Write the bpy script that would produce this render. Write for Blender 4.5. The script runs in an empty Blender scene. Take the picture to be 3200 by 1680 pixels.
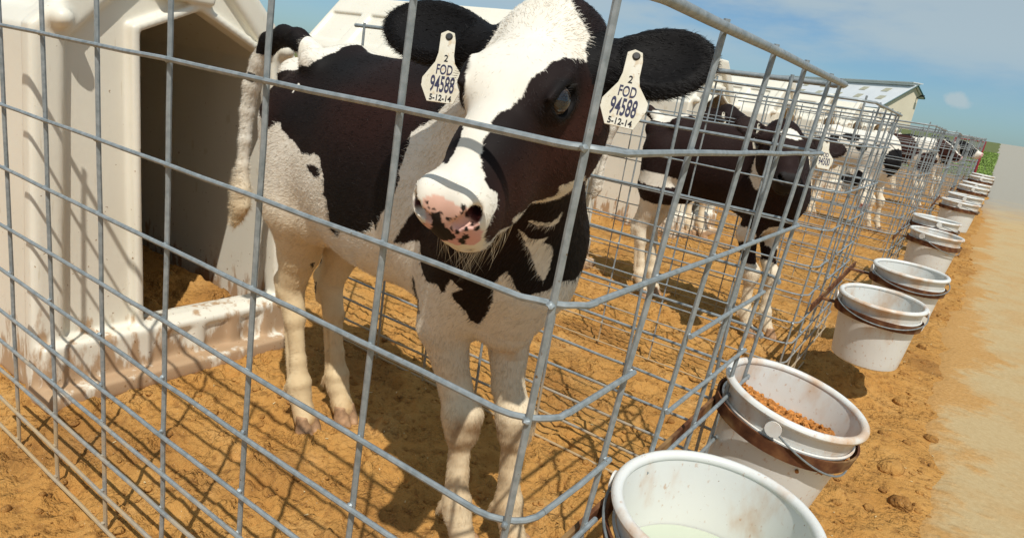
import bpy, bmesh, math, random
import numpy as np
from mathutils import Vector, Matrix
R = math.radians
S = bpy.context.scene
C = S.collection
random.seed(7); RNG = np.random.default_rng(7)
# ---------------------------------------------------------------- camera, sky, sun, exposure
cam = bpy.data.cameras.new('camera'); cam.sensor_width = 36; cam.lens = 23.487; cam.clip_start = .02; cam.clip_end = 3000
co = bpy.data.objects.new('camera', cam); C.objects.link(co); S.camera = co
def look(yaw, pit, rol):
    f = Vector((math.sin(yaw)*math.cos(pit), math.cos(yaw)*math.cos(pit), math.sin(pit)))
    r = Vector((math.cos(yaw), -math.sin(yaw), 0)); u = r.cross(f)
    c, s = math.cos(rol), math.sin(rol)
    r2 = c*r + s*u; u2 = -s*r + c*u
    return Matrix((r2, u2, -f)).transposed()
co.matrix_world = Matrix.Translation((.303, -.534, .972)) @ look(R(-33.06), R(-15.69), R(8.99)).to_4x4()
SUN = Vector((-.44, .48, -1.0)).normalized()          # the way the light travels
w = bpy.data.worlds.new('World'); S.world = w; w.use_nodes = True
nt = w.node_tree; N = nt.nodes; LK = nt.links
bg = N['Background']
sky = N.new('ShaderNodeTexSky'); sky.sky_type = 'NISHITA'; sky.sun_disc = False
sky.sun_elevation = math.asin(-SUN.z); sky.sun_rotation = math.atan2(-SUN.x, -SUN.y)
sky.air_density = 1.0; sky.dust_density = .4; sky.ozone_density = 2.2
tc = N.new('ShaderNodeTexCoord')
mp = N.new('ShaderNodeMapping'); mp.inputs['Scale'].default_value = (1.0, 1.0, 3.6); LK.new(tc.outputs['Generated'], mp.inputs['Vector'])
n1 = N.new('ShaderNodeTexNoise'); n1.inputs['Scale'].default_value = 3.1; n1.inputs['Detail'].default_value = 7; n1.inputs['Roughness'].default_value = .55
LK.new(mp.outputs[0], n1.inputs['Vector'])
sp = N.new('ShaderNodeSeparateXYZ'); LK.new(tc.outputs['Generated'], sp.inputs[0])
cr = N.new('ShaderNodeMapRange'); cr.interpolation_type = 'SMOOTHSTEP'
cr.inputs['From Min'].default_value = .34; cr.inputs['From Max'].default_value = .56; LK.new(n1.outputs['Fac'], cr.inputs['Value'])
# the cloud deck thins out towards the horizon
hz = N.new('ShaderNodeMapRange'); hz.interpolation_type = 'SMOOTHSTEP'
hz.inputs['From Min'].default_value = .02; hz.inputs['From Max'].default_value = .13; LK.new(sp.outputs['Z'], hz.inputs['Value'])
cm = N.new('ShaderNodeMath'); cm.operation = 'MULTIPLY'; LK.new(cr.outputs[0], cm.inputs[0]); LK.new(hz.outputs[0], cm.inputs[1])
cm2 = N.new('ShaderNodeMath'); cm2.operation = 'MULTIPLY'; cm2.inputs[1].default_value = .80; LK.new(cm.outputs[0], cm2.inputs[0])
# one small cumulus low over the road
cd = Vector((-.048, .9973, .056)).normalized()
dv = N.new('ShaderNodeVectorMath'); dv.operation = 'SUBTRACT'; LK.new(tc.outputs['Generated'], dv.inputs[0]); dv.inputs[1].default_value = cd
dm = N.new('ShaderNodeVectorMath'); dm.operation = 'MULTIPLY'; LK.new(dv.outputs[0], dm.inputs[0]); dm.inputs[1].default_value = (42, 42, 95)
dn = N.new('ShaderNodeTexNoise'); dn.inputs['Scale'].default_value = 55; dn.inputs['Detail'].default_value = 4; LK.new(tc.outputs['Generated'], dn.inputs['Vector'])
dl = N.new('ShaderNodeVectorMath'); dl.operation = 'LENGTH'; LK.new(dm.outputs[0], dl.inputs[0])
da = N.new('ShaderNodeMath'); da.operation = 'MULTIPLY_ADD'; LK.new(dn.outputs['Fac'], da.inputs[0]); da.inputs[1].default_value = 1.5; LK.new(dl.outputs['Value'], da.inputs[2])
dr = N.new('ShaderNodeMapRange'); dr.interpolation_type = 'SMOOTHSTEP'; LK.new(da.outputs[0], dr.inputs['Value'])
dr.inputs['From Min'].default_value = 1.75; dr.inputs['From Max'].default_value = 1.1; dr.inputs['To Max'].default_value = .8
mxc = N.new('ShaderNodeMath'); mxc.operation = 'MAXIMUM'; LK.new(cm2.outputs[0], mxc.inputs[0]); LK.new(dr.outputs[0], mxc.inputs[1])
tint = N.new('ShaderNodeMix'); tint.data_type = 'RGBA'; tint.blend_type = 'MULTIPLY'; tint.inputs[0].default_value = 1
LK.new(sky.outputs[0], tint.inputs[6]); el_ = N.new('ShaderNodeValToRGB'); LK.new(sp.outputs['Z'], el_.inputs[0]); LK.new(el_.outputs[0], tint.inputs[7])
el_.color_ramp.elements[0].position = 0; el_.color_ramp.elements[0].color = (.40, .58, .75, 1); el_.color_ramp.elements[1].position = .45; el_.color_ramp.elements[1].color = (.74, .87, .89, 1)
_unused = (.80, .98, 1.0, 1)
mx = N.new('ShaderNodeMix'); mx.data_type = 'RGBA'; LK.new(mxc.outputs[0], mx.inputs[0]); LK.new(tint.outputs[2], mx.inputs[6]); mx.inputs[7].default_value = (3.9, 4.7, 5.0, 1)
LK.new(mx.outputs[2], bg.inputs['Color']); bg.inputs['Strength'].default_value = .115
sl = bpy.data.lights.new('sun', 'SUN'); sl.energy = 4.0; sl.angle = R(.55); sl.color = (1.0, .965, .90)
so = bpy.data.objects.new('sun', sl); C.objects.link(so); so.rotation_euler = SUN.to_track_quat('-Z', 'Y').to_euler(); so.location = (2, -2, 6)
S.view_settings.view_transform = 'Standard'; S.view_settings.look = 'None'; S.view_settings.exposure = 0.0; S.view_settings.gamma = 1
S.render.engine = 'CYCLES'; S.cycles.use_denoising = True; S.cycles.max_bounces = 6; S.cycles.sample_clamp_indirect = 6
FURN = 230000
# ---------------------------------------------------------------- materials
def mat(name, rough=.6, spec=.3, metal=0):
    m = bpy.data.materials.new(name); m.use_nodes = True
    b = m.node_tree.nodes['Principled BSDF']
    b.inputs['Roughness'].default_value = rough; b.inputs['Specular IOR Level'].default_value = spec; b.inputs['Metallic'].default_value = metal
    return m, m.node_tree.nodes, m.node_tree.links, b
def noise(n, l, scale, detail=4, coord='Object', rough=.55, stretch=None):
    t = n.new('ShaderNodeTexCoord'); x = n.new('ShaderNodeTexNoise')
    x.inputs['Scale'].default_value = scale; x.inputs['Detail'].default_value = detail; x.inputs['Roughness'].default_value = rough
    src = t.outputs[coord]
    if stretch:
        mp = n.new('ShaderNodeMapping'); mp.inputs['Scale'].default_value = stretch; l.new(src, mp.inputs[0]); src = mp.outputs[0]
    l.new(src, x.inputs['Vector']); return x.outputs['Fac']
def ramp(n, l, src, stops, interp='LINEAR'):
    r = n.new('ShaderNodeValToRGB'); r.color_ramp.interpolation = interp; e = r.color_ramp.elements
    for i, (p, c) in enumerate(stops):
        x = e[i] if i < 2 else e.new(p)
        x.position = p; x.color = c if len(c) == 4 else (*c, 1)
    l.new(src, r.inputs[0]); return r.outputs[0]
def mixc(n, l, fac, a, b, mode='MIX'):
    m = n.new('ShaderNodeMix'); m.data_type = 'RGBA'; m.blend_type = mode
    for s, v in ((0, fac), (6, a), (7, b)):
        if hasattr(v, 'is_linked') or hasattr(v, 'links'): l.new(v, m.inputs[s])
        elif isinstance(v, (int, float)): m.inputs[s].default_value = v
        else: m.inputs[s].default_value = v if len(v) == 4 else (*v, 1)
    return m.outputs[2]
def mth(n, l, op, a, b=0.0, c=None, clamp=False):
    m = n.new('ShaderNodeMath'); m.operation = op; m.use_clamp = clamp
    for i, v in enumerate((a, b) if c is None else (a, b, c)):
        if hasattr(v, 'links'): l.new(v, m.inputs[i])
        else: m.inputs[i].default_value = v
    return m.outputs[0]
def sstep(n, l, v, a, b):
    m = n.new('ShaderNodeMapRange'); m.interpolation_type = 'SMOOTHSTEP'; l.new(v, m.inputs['Value'])
    m.inputs['From Min'].default_value = a; m.inputs['From Max'].default_value = b; return m.outputs[0]
def bump(n, l, b, h, strength, dist):
    x = n.new('ShaderNodeBump'); x.inputs['Strength'].default_value = strength; x.inputs['Distance'].default_value = dist
    l.new(h, x.inputs['Height']); l.new(x.outputs[0], b.inputs['Normal'])
def worldz(n, l):
    g = n.new('ShaderNodeNewGeometry'); s = n.new('ShaderNodeSeparateXYZ'); l.new(g.outputs['Position'], s.inputs[0]); return s.outputs['Z'], s.outputs['X'], s.outputs['Y']

def make_sand(name, dark=(.25,.115,.034), mid=(.455,.222,.058), light=(.56,.32,.115)):
    m, n, l, b = mat(name, .95, .08)
    a = noise(n, l, 5, 6); c = noise(n, l, 38, 5); f = noise(n, l, 260, 3)
    c1 = ramp(n, l, a, [(.32, mid), (.55, (.50,.262,.076)), (.72, light)])
    c2 = mixc(n, l, sstep(n, l, c, .48, .32), c1, dark)
    mz = mixc(n, l, .70, c1, c2)
    c3 = mixc(n, l, sstep(n, l, f, .62, .74), mz, (.24,.105,.028))
    c3 = mixc(n, l, mth(n, l, 'MULTIPLY', sstep(n, l, noise(n, l, 1.9, 6), .50, .66), .62), c3, (.27,.125,.038))
    c4 = mixc(n, l, sstep(n, l, noise(n, l, 420, 1), .745, .76), c3, (.62,.50,.33))
    z_, x_, y_ = worldz(n, l)
    c4 = mixc(n, l, sstep(n, l, y_, 19, 26), c4, (.13,.15,.06))
    l.new(c4, b.inputs['Base Color'])
    vo = n.new('ShaderNodeTexVoronoi'); vo.inputs['Scale'].default_value = 75; v2 = n.new('ShaderNodeTexVoronoi'); v2.inputs['Scale'].default_value = 190
    tcv = n.new('ShaderNodeTexCoord'); wv = n.new('ShaderNodeVectorMath'); wv.operation = 'MULTIPLY_ADD'
    wn_ = n.new('ShaderNodeTexNoise'); wn_.inputs['Scale'].default_value = 30; l.new(tcv.outputs['Object'], wn_.inputs['Vector'])
    l.new(wn_.outputs['Color'], wv.inputs[0]); wv.inputs[1].default_value = (.02, .02, .02); l.new(tcv.outputs['Object'], wv.inputs[2])
    l.new(wv.outputs[0], vo.inputs['Vector']); l.new(wv.outputs[0], v2.inputs['Vector'])
    crumb = mth(n, l, 'ADD', mth(n, l, 'MULTIPLY', vo.outputs['Distance'], -.9), mth(n, l, 'MULTIPLY', v2.outputs['Distance'], -.35))
    crumb = mth(n, l, 'MULTIPLY', crumb, sstep(n, l, noise(n, l, 9, 4), .42, .62))
    h = mth(n, l, 'ADD', mth(n, l, 'ADD', mth(n, l, 'MULTIPLY', c, 1.1), mth(n, l, 'MULTIPLY', f, .35)), crumb)
    bump(n, l, b, h, .85, .013)
    return m
M_SAND = make_sand('loose_sandy_dirt')
M_CLOD = make_sand('dirt_clod', (.15,.065,.02), (.30,.14,.04), (.42,.215,.07))
def make_road():
    m, n, l, b = mat('dusty_concrete', .9, .15)
    z, x, y = worldz(n, l)
    big = noise(n, l, 1.6, 6); fine = noise(n, l, 60, 4); grain = noise(n, l, 420, 2)
    conc = ramp(n, l, fine, [(.3, (.47,.335,.165)), (.7, (.53,.40,.215))])
    dust = ramp(n, l, fine, [(.3, (.46,.25,.078)), (.7, (.54,.31,.115))])
    # sand spread over the slab: thick by the pens, thin further out and further up the road
    k = mth(n, l, 'ADD', mth(n, l, 'MULTIPLY', x, -3.2), mth(n, l, 'MULTIPLY', mth(n, l, 'SUBTRACT', big, .5), 3.0))
    k = mth(n, l, 'ADD', k, mth(n, l, 'MULTIPLY', mth(n, l, 'SUBTRACT', noise(n, l, 14, 5), .5), 1.0))
    k = mth(n, l, 'ADD', k, mth(n, l, 'MULTIPLY', y, .02))
    f = sstep(n, l, k, -1.95, -1.45)
    f = mth(n, l, 'MAXIMUM', f, mth(n, l, 'MULTIPLY', sstep(n, l, noise(n, l, 3.1, 6), .45, .66), .45))
    c = mixc(n, l, f, conc, dust)
    far = sstep(n, l, mth(n, l, 'ADD', y, mth(n, l, 'MULTIPLY', big, 6.0)), 13.0, 19.0)
    c = mixc(n, l, far, c, (.34,.315,.26))
    c = mixc(n, l, sstep(n, l, grain, .60, .70), c, mixc(n, l, .5, c, (.30,.20,.10)))
    w = n.new('ShaderNodeTexWave'); w.wave_type = 'BANDS'; w.bands_direction = 'Y'; w.inputs['Scale'].default_value = .105; w.inputs['Distortion'].default_value = .15
    t = n.new('ShaderNodeTexCoord'); l.new(t.outputs['Object'], w.inputs['Vector'])
    c = mixc(n, l, mth(n, l, 'MULTIPLY', sstep(n, l, w.outputs['Fac'], .9995, 1.0), .0), c, (.2,.15,.1))
    l.new(c, b.inputs['Base Color']); bump(n, l, b, mth(n, l, 'ADD', mth(n, l, 'MULTIPLY', mth(n, l, 'ADD', noise(n, l, 38, 5), fine), mth(n, l, 'MULTIPLY_ADD', f, 2.2, .2)), grain), .6, .006)
    return m
M_ROAD = make_road()
def make_galv(name, tone=1.0):
    m, n, l, b = mat(name, .5, .4, .35)
    z, x, y = worldz(n, l)
    a = noise(n, l, 90, 4); c = noise(n, l, 14, 3)
    base = ramp(n, l, a, [(.3, (.21*tone,.24*tone,.245*tone)), (.7, (.35*tone,.38*tone,.385*tone))])
    d = mth(n, l, 'ADD', mth(n, l, 'MULTIPLY', z, -2.6), mth(n, l, 'MULTIPLY', c, 1.5))
    f = sstep(n, l, d, .0, .75)
    col = mixc(n, l, mth(n, l, 'MULTIPLY', f, .85), base, (.44,.30,.14))
    fl = sstep(n, l, noise(n, l, 160, 2), .70, .76)
    col = mixc(n, l, fl, col, (.16,.10,.05))
    l.new(col, b.inputs['Base Color'])
    l.new(mth(n, l, 'MULTIPLY_ADD', f, -.35, .35), b.inputs['Metallic'])
    l.new(mth(n, l, 'MULTIPLY_ADD', f, .35, .5), b.inputs['Roughness'])
    bump(n, l, b, a, .25, .001)
    return m
M_WIRE = make_galv('galvanised_wire'); M_BAIL = make_galv('bail_wire', .8)
def make_hutch():
    m, n, l, b = mat('cream_moulded_plastic', .38, .4)
    z, x, y = worldz(n, l)
    a = noise(n, l, 3, 5); st = noise(n, l, 26, 6, stretch=(1, 1, .35)); sp = noise(n, l, 70, 4)
    base = ramp(n, l, a, [(.3, (.72,.67,.55)), (.7, (.79,.74,.62))])
    d = mth(n, l, 'ADD', mth(n, l, 'MULTIPLY', z, -3.4), mth(n, l, 'MULTIPLY', st, 2.4))
    f = sstep(n, l, d, .66, 1.02)
    col = mixc(n, l, mth(n, l, 'MULTIPLY', f, .8), base, (.36,.185,.06))
    spd = mth(n, l, 'ADD', sp, mth(n, l, 'MULTIPLY', z, -.06))
    col = mixc(n, l, mth(n, l, 'MULTIPLY', sstep(n, l, spd, .655, .69), .85), col, (.26,.14,.05))
    scr = noise(n, l, 20, 3, stretch=(1, 5, .4))
    col = mixc(n, l, mth(n, l, 'MULTIPLY', sstep(n, l, scr, .66, .72), .35), col, (.50,.40,.24))
    l.new(col, b.inputs['Base Color']); l.new(mth(n, l, 'MULTIPLY_ADD', f, .5, .36), b.inputs['Roughness'])
    b.inputs['Subsurface Weight'].default_value = .05; b.inputs['Subsurface Radius'].default_value = (.02,.015,.01)
    bump(n, l, b, sp, .12, .003)
    return m
M_HUTCH = make_hutch()
def make_pail(name, dirt):
    m, n, l, b = mat(name, .32, .45)
    a = noise(n, l, 11, 6, stretch=(1, 1, .45)); s = noise(n, l, 95, 6, stretch=(1, 1, .7)); k = noise(n, l, 210, 2)
    col = ramp(n, l, noise(n, l, 4, 3), [(.3, (.66,.655,.61)), (.7, (.72,.715,.67))])
    t = n.new('ShaderNodeTexCoord'); q = n.new('ShaderNodeSeparateXYZ'); l.new(t.outputs['Object'], q.inputs[0])
    up = sstep(n, l, q.outputs['Z'], -.16, -.03)
    f = mth(n, l, 'ADD', a, mth(n, l, 'MULTIPLY', up, .05 + dirt*.05))
    col = mixc(n, l, mth(n, l, 'MULTIPLY', sstep(n, l, f, .58 - dirt*.05, .76), .65), col, (.52,.27,.09))
    col = mixc(n, l, mth(n, l, 'MULTIPLY', sstep(n, l, s, .62 - dirt*.03, .74), .6), col, (.46,.22,.07))
    col = mixc(n, l, mth(n, l, 'MULTIPLY', sstep(n, l, k, .73, .76), .8), col, (.20,.10,.04))
    l.new(col, b.inputs['Base Color'])
    b.inputs['Subsurface Weight'].default_value = .12; b.inputs['Subsurface Radius'].default_value = (.02,.018,.014)
    bump(n, l, b, s, .1, .002)
    return m
M_PAIL = make_pail('white_pail_plastic', .35); M_PAILD = make_pail('dirty_white_pail_plastic', 1.0)
def make_rust():
    m, n, l, b = mat('rusty_iron', .85, .2, .1)
    a = noise(n, l, 30, 6); k = noise(n, l, 8, 3)
    col = ramp(n, l, a, [(.3, (.055,.022,.012)), (.5, (.13,.052,.024)), (.72, (.25,.12,.05))])
    col = mixc(n, l, mth(n, l, 'MULTIPLY', sstep(n, l, k, .52, .66), .8), col, (.32,.20,.085))
    l.new(col, b.inputs['Base Color']); bump(n, l, b, a, .5, .003); return m
M_RUST = make_rust()
def flat(name, col, rough=.6, spec=.3, metal=0, var=.12, scale=30):
    m, n, l, b = mat(name, rough, spec, metal)
    a = noise(n, l, scale, 4)
    l.new(ramp(n, l, a, [(.3, tuple(c*(1 - var) for c in col)), (.7, tuple(min(1, c*(1 + var)) for c in col))]), b.inputs['Base Color'])
    return m
def make_fur(name, rg, sp):
    m, n, l, b = mat(name, rg, sp)
    a = n.new('ShaderNodeAttribute'); a.attribute_name = 'coat'
    v = noise(n, l, 22, 3)
    col = mixc(n, l, .5, a.outputs['Color'], ramp(n, l, v, [(.25, (.80,.76,.70)), (.7, (1.0,1.0,1.0))]), 'MULTIPLY')
    l.new(col, b.inputs['Base Color'])
    return m
M_SKIN = make_fur('calf_coat', .65, .12); M_FUR = make_fur('calf_hair', .42, .30)
# ---------------------------------------------------------------- geometry helpers
class MB:
    def __init__(s): s.v = []; s.f = []
    def add(s, v, f):
        o = len(s.v); s.v += [tuple(q) for q in v]; s.f += [tuple(i + o for i in q) for q in f]; return s
    def box(s, c, d, M=None):
        h = [Vector((sx*d[0]/2, sy*d[1]/2, sz*d[2]/2)) for sx in (-1,1) for sy in (-1,1) for sz in (-1,1)]
        if M is not None: h = [M @ q for q in h]
        return s.add([q + Vector(c) for q in h], [(0,1,3,2),(4,6,7,5),(0,4,5,1),(2,3,7,6),(0,2,6,4),(1,5,7,3)])
    def tube(s, path, r, n=8, cap=True, closed=False):
        P = [Vector(p) for p in path]; m = len(P); ring = []
        rr = r if hasattr(r, '__len__') else [r]*m
        t0 = (P[1] - P[0]).normalized(); u = t0.orthogonal().normalized(); V = []
        for i in range(m):
            if closed: t = (P[(i+1) % m] - P[i-1]).normalized()
            else: t = (P[min(i+1, m-1)] - P[max(i-1, 0)]).normalized()
            u = (u - t*u.dot(t)).normalized(); w_ = t.cross(u)
            V += [P[i] + (u*math.cos(a) + w_*math.sin(a))*rr[i] for a in [2*math.pi*k/n for k in range(n)]]
        F = []
        for i in range(m if closed else m - 1):
            j = (i + 1) % m
            F += [(i*n + k, i*n + (k+1) % n, j*n + (k+1) % n, j*n + k) for k in range(n)]
        if cap and not closed: F += [tuple(reversed(range(n))), tuple((m-1)*n + k for k in range(n))]
        return s.add(V, F)
    def lathe(s, prof, n=64, c=(0,0,0)):
        V = []; F = []; m = len(prof)
        for r, z in prof: V += [(c[0] + r*math.cos(2*math.pi*k/n), c[1] + r*math.sin(2*math.pi*k/n), c[2] + z) for k in range(n)]
        for i in range(m - 1): F += [(i*n + k, i*n + (k+1) % n, (i+1)*n + (k+1) % n, (i+1)*n + k) for k in range(n)]
        return s.add(V, F)
    def prism(s, poly, h, O, U, W_, Nn):
        # polygon in the plane (O; U, W_) thickened by h along Nn
        O, U, W_, Nn = Vector(O), Vector(U), Vector(W_), Vector(Nn); k = len(poly)
        V = [O + U*a + W_*b for a, b in poly] + [O + U*a + W_*b + Nn*h for a, b in poly]
        return s.add(V, [tuple(reversed(range(k))), tuple(range(k, 2*k))] + [(i, (i+1) % k, k + (i+1) % k, k + i) for i in range(k)])
    def mesh(s, name):
        me = bpy.data.meshes.new(name); me.from_pydata(s.v, [], s.f); me.validate(); return me
    def build(s, name, m, parent=None, smooth=True, loc=None):
        me = s.mesh(name); me.materials.append(m)
        if smooth: me.polygons.foreach_set('use_smooth', [True]*len(me.polygons)); me.set_sharp_from_angle(angle=R(38))
        return link(name, me, parent, loc)
def link(name, data, parent=None, loc=None):
    o = bpy.data.objects.new(name, data); C.objects.link(o)
    if loc is not None: o.location = loc
    if parent is not None: o.parent = parent
    return o
def tag(o, label, cat, group=None, kind=None):
    if label: o['label'] = label
    if cat: o['category'] = cat
    if group: o['group'] = group
    if kind: o['kind'] = kind
    return o
def empty(name, loc, rz=0.0):
    o = link(name, None, None, loc); o.rotation_euler.z = rz; o.empty_display_size = .1; return o
def copy_tree(o, parent=None):
    c = o.copy(); C.objects.link(c)
    if parent is not None: c.parent = parent; c.matrix_parent_inverse = o.matrix_parent_inverse.copy()
    for ch in list(o.children): copy_tree(ch, c)
    return c
def grid_mesh(name, pos, quads, m, col=None):
    me = bpy.data.meshes.new(name); nv, nq = len(pos), len(quads)
    me.vertices.add(nv); me.vertices.foreach_set('co', np.asarray(pos, np.float32).ravel())
    me.loops.add(nq*4); me.loops.foreach_set('vertex_index', np.asarray(quads, np.int32).ravel())
    me.polygons.add(nq); me.polygons.foreach_set('loop_start', np.arange(nq, dtype=np.int32)*4); me.polygons.foreach_set('loop_total', np.full(nq, 4, np.int32))
    me.polygons.foreach_set('use_smooth', np.ones(nq, bool)); me.update(calc_edges=True)
    if col is not None:
        a = me.attributes.new('coat', 'FLOAT_COLOR', 'POINT'); a.data.foreach_set('color', np.asarray(col, np.float32).ravel())
    me.materials.append(m); return me
def tz(y):
    # the ground climbs gently away from the camera to a crest some 60 m up the road
    y = np.asarray(y, float); s = np.clip(y - 3.5, 0, 58.0)
    return .008*s + .00042*s*s - .012*np.clip(y - 61.5, 0, None)
# ---------------------------------------------------------------- distance fields -> meshes
def V3(*a): return np.array(a, np.float32)
def smin(a, b, k):
    if k <= 0: return np.minimum(a, b)
    h = np.clip(0.5 + 0.5*(b - a)/k, 0, 1)
    return b + (a - b)*h - k*h*(1 - h)
def smax(a, b, k): return -smin(-a, -b, k)
def d_cone(p, a, b, r1, r2):
    a = np.asarray(a, np.float32); b = np.asarray(b, np.float32)
    ba = b - a; t = np.clip(((p - a) @ ba)/float(ba @ ba), 0, 1)
    q = p - a - t[..., None]*ba
    return np.sqrt((q*q).sum(-1)) - (r1 + (r2 - r1)*t)
def d_ell(p, c, r, M=None):
    q = p - np.asarray(c, np.float32)
    if M is not None: q = q @ np.asarray(M, np.float32).T
    r = np.asarray(r, np.float32)
    k0 = np.sqrt(((q/r)**2).sum(-1)); k1 = np.sqrt(((q/(r*r))**2).sum(-1))
    return np.where(k1 > 1e-6, k0*(k0 - 1)/np.maximum(k1, 1e-6), -r.min())
def d_box(p, c, half, rad=0.0):
    q = np.abs(p - np.asarray(c, np.float32)) - (np.asarray(half, np.float32) - rad)
    return np.sqrt((np.maximum(q, 0)**2).sum(-1)) + np.minimum(q.max(-1), 0) - rad
def d_poly(y, z, pts):
    # signed distance to a convex counter-clockwise polygon, inside negative (sharp outside corners)
    d = None; n = len(pts)
    for i in range(n):
        a = np.array(pts[i]); b = np.array(pts[(i+1) % n]); e = b - a; L = math.hypot(*e)
        s = (y - a[0])*(e[1]/L) - (z - a[1])*(e[0]/L)
        d = s if d is None else np.maximum(d, s)
    return d
def sdf_mesh(f, lo, hi, h, slack=1.7):
    B = 8; lo = np.asarray(lo, float)
    nb = np.ceil((np.asarray(hi, float) - lo)/(B*h)).astype(int)
    I = np.stack(np.meshgrid(*[np.arange(n) for n in nb], indexing='ij'), -1).reshape(-1, 3)
    c = (lo + (I + 0.5)*B*h).astype(np.float32)
    v = np.concatenate([f(c[i:i+200000]) for i in range(0, len(c), 200000)])
    I = I[np.abs(v) < B*h*0.87*slack]
    N = nb*B + 2
    g = np.arange(B + 1); G = np.stack(np.meshgrid(g, g, g, indexing='ij'), -1).reshape(-1, 3)
    ids = []; pos = []; quads = []
    off = [(0,0,0),(1,0,0),(0,1,0),(1,1,0),(0,0,1),(1,0,1),(0,1,1),(1,1,1)]
    edges = [(a, b) for a in range(8) for b in range(a + 1, 8) if bin(a ^ b).count('1') == 1]
    def lin(q): return (q[..., 0].astype(np.int64)*N[1] + q[..., 1])*N[2] + q[..., 2]
    for s in range(0, len(I), 400):
        J = I[s:s+400]
        P = (J[:, None, :]*B + G[None])
        val = f((lo + P*h).astype(np.float32).reshape(-1, 3)).reshape(len(J), B+1, B+1, B+1)
        C = np.stack([val[:, o[0]:o[0]+B, o[1]:o[1]+B, o[2]:o[2]+B] for o in off], -1)
        ins = C < 0; cnt = ins.sum(-1); act = (cnt > 0) & (cnt < 8)
        w = np.argwhere(act)
        if len(w):
            cv = C[act]; acc = np.zeros((len(cv), 3)); num = np.zeros(len(cv))
            for a, b in edges:
                m = (cv[:, a] < 0) != (cv[:, b] < 0)
                t = cv[m, a]/(cv[m, a] - cv[m, b])
                oa = np.array(off[a], float); ob = np.array(off[b], float)
                acc[m] += oa + t[:, None]*(ob - oa); num[m] += 1
            cell = J[w[:, 0]]*B + w[:, 1:]
            ids.append(lin(cell)); pos.append(lo + (cell + acc/num[:, None])*h)
        for ax in range(3):
            o = [0, 0, 0]; o[ax] = 1
            v0 = val[:, :B, :B, :B]; v1 = val[:, o[0]:o[0]+B, o[1]:o[1]+B, o[2]:o[2]+B]
            m = (v0 < 0) != (v1 < 0); w = np.argwhere(m)
            if not len(w): continue
            cell = J[w[:, 0]]*B + w[:, 1:]
            a1, a2 = [(1, 2), (2, 0), (0, 1)][ax]
            e1 = np.zeros(3, int); e1[a1] = 1; e2 = np.zeros(3, int); e2[a2] = 1
            q = np.stack([lin(cell - e1 - e2), lin(cell - e2), lin(cell), lin(cell - e1)], -1)
            flip = v0[m] >= 0
            q[flip] = q[flip][:, ::-1]
            quads.append(q)
    ids = np.concatenate(ids); pos = np.concatenate(pos); quads = np.concatenate(quads)
    o = np.argsort(ids); ids = ids[o]; pos = pos[o]
    k = np.searchsorted(ids, quads); k[k >= len(ids)] = 0
    ok = (ids[k] == quads).all(1)
    return pos, k[ok]
def in_poly(u, v, poly):
    poly = np.asarray(poly, float); r = np.zeros(u.shape, bool); n = len(poly); j = n - 1
    for i in range(n):
        xi, yi = poly[i]; xj, yj = poly[j]
        m = ((yi > v) != (yj > v))
        if yi != yj: r ^= m & (u < (xj - xi)*(v - yi)/(yj - yi) + xi)
        j = i
    return r
def hash3(i, j, k, seed):
    n = (i.astype(np.int64)*374761393 + j.astype(np.int64)*668265263 + k.astype(np.int64)*2147483647 + seed*144665)
    n = (n ^ (n >> 13))*1274126177; n = n & 0x7fffffff
    n = n ^ (n >> 16)
    return (n & 0xffff)/65535.0
def vnoise(p, seed=0):
    p = np.asarray(p, float); i = np.floor(p).astype(np.int64); f = p - i; f = f*f*(3 - 2*f); r = 0
    for dx in (0, 1):
        for dy in (0, 1):
            for dz in (0, 1):
                w = (f[..., 0] if dx else 1 - f[..., 0])*(f[..., 1] if dy else 1 - f[..., 1])*(f[..., 2] if dz else 1 - f[..., 2])
                r = r + w*hash3(i[..., 0] + dx, i[..., 1] + dy, i[..., 2] + dz, seed)
    return r
def fbm(p, oct=4, seed=0):
    s = 0; a = 0.5
    for o in range(oct): s = s + a*(vnoise(p*(2.03**o) + 17.3*o, seed + o) - .5); a *= .5
    return s
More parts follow.
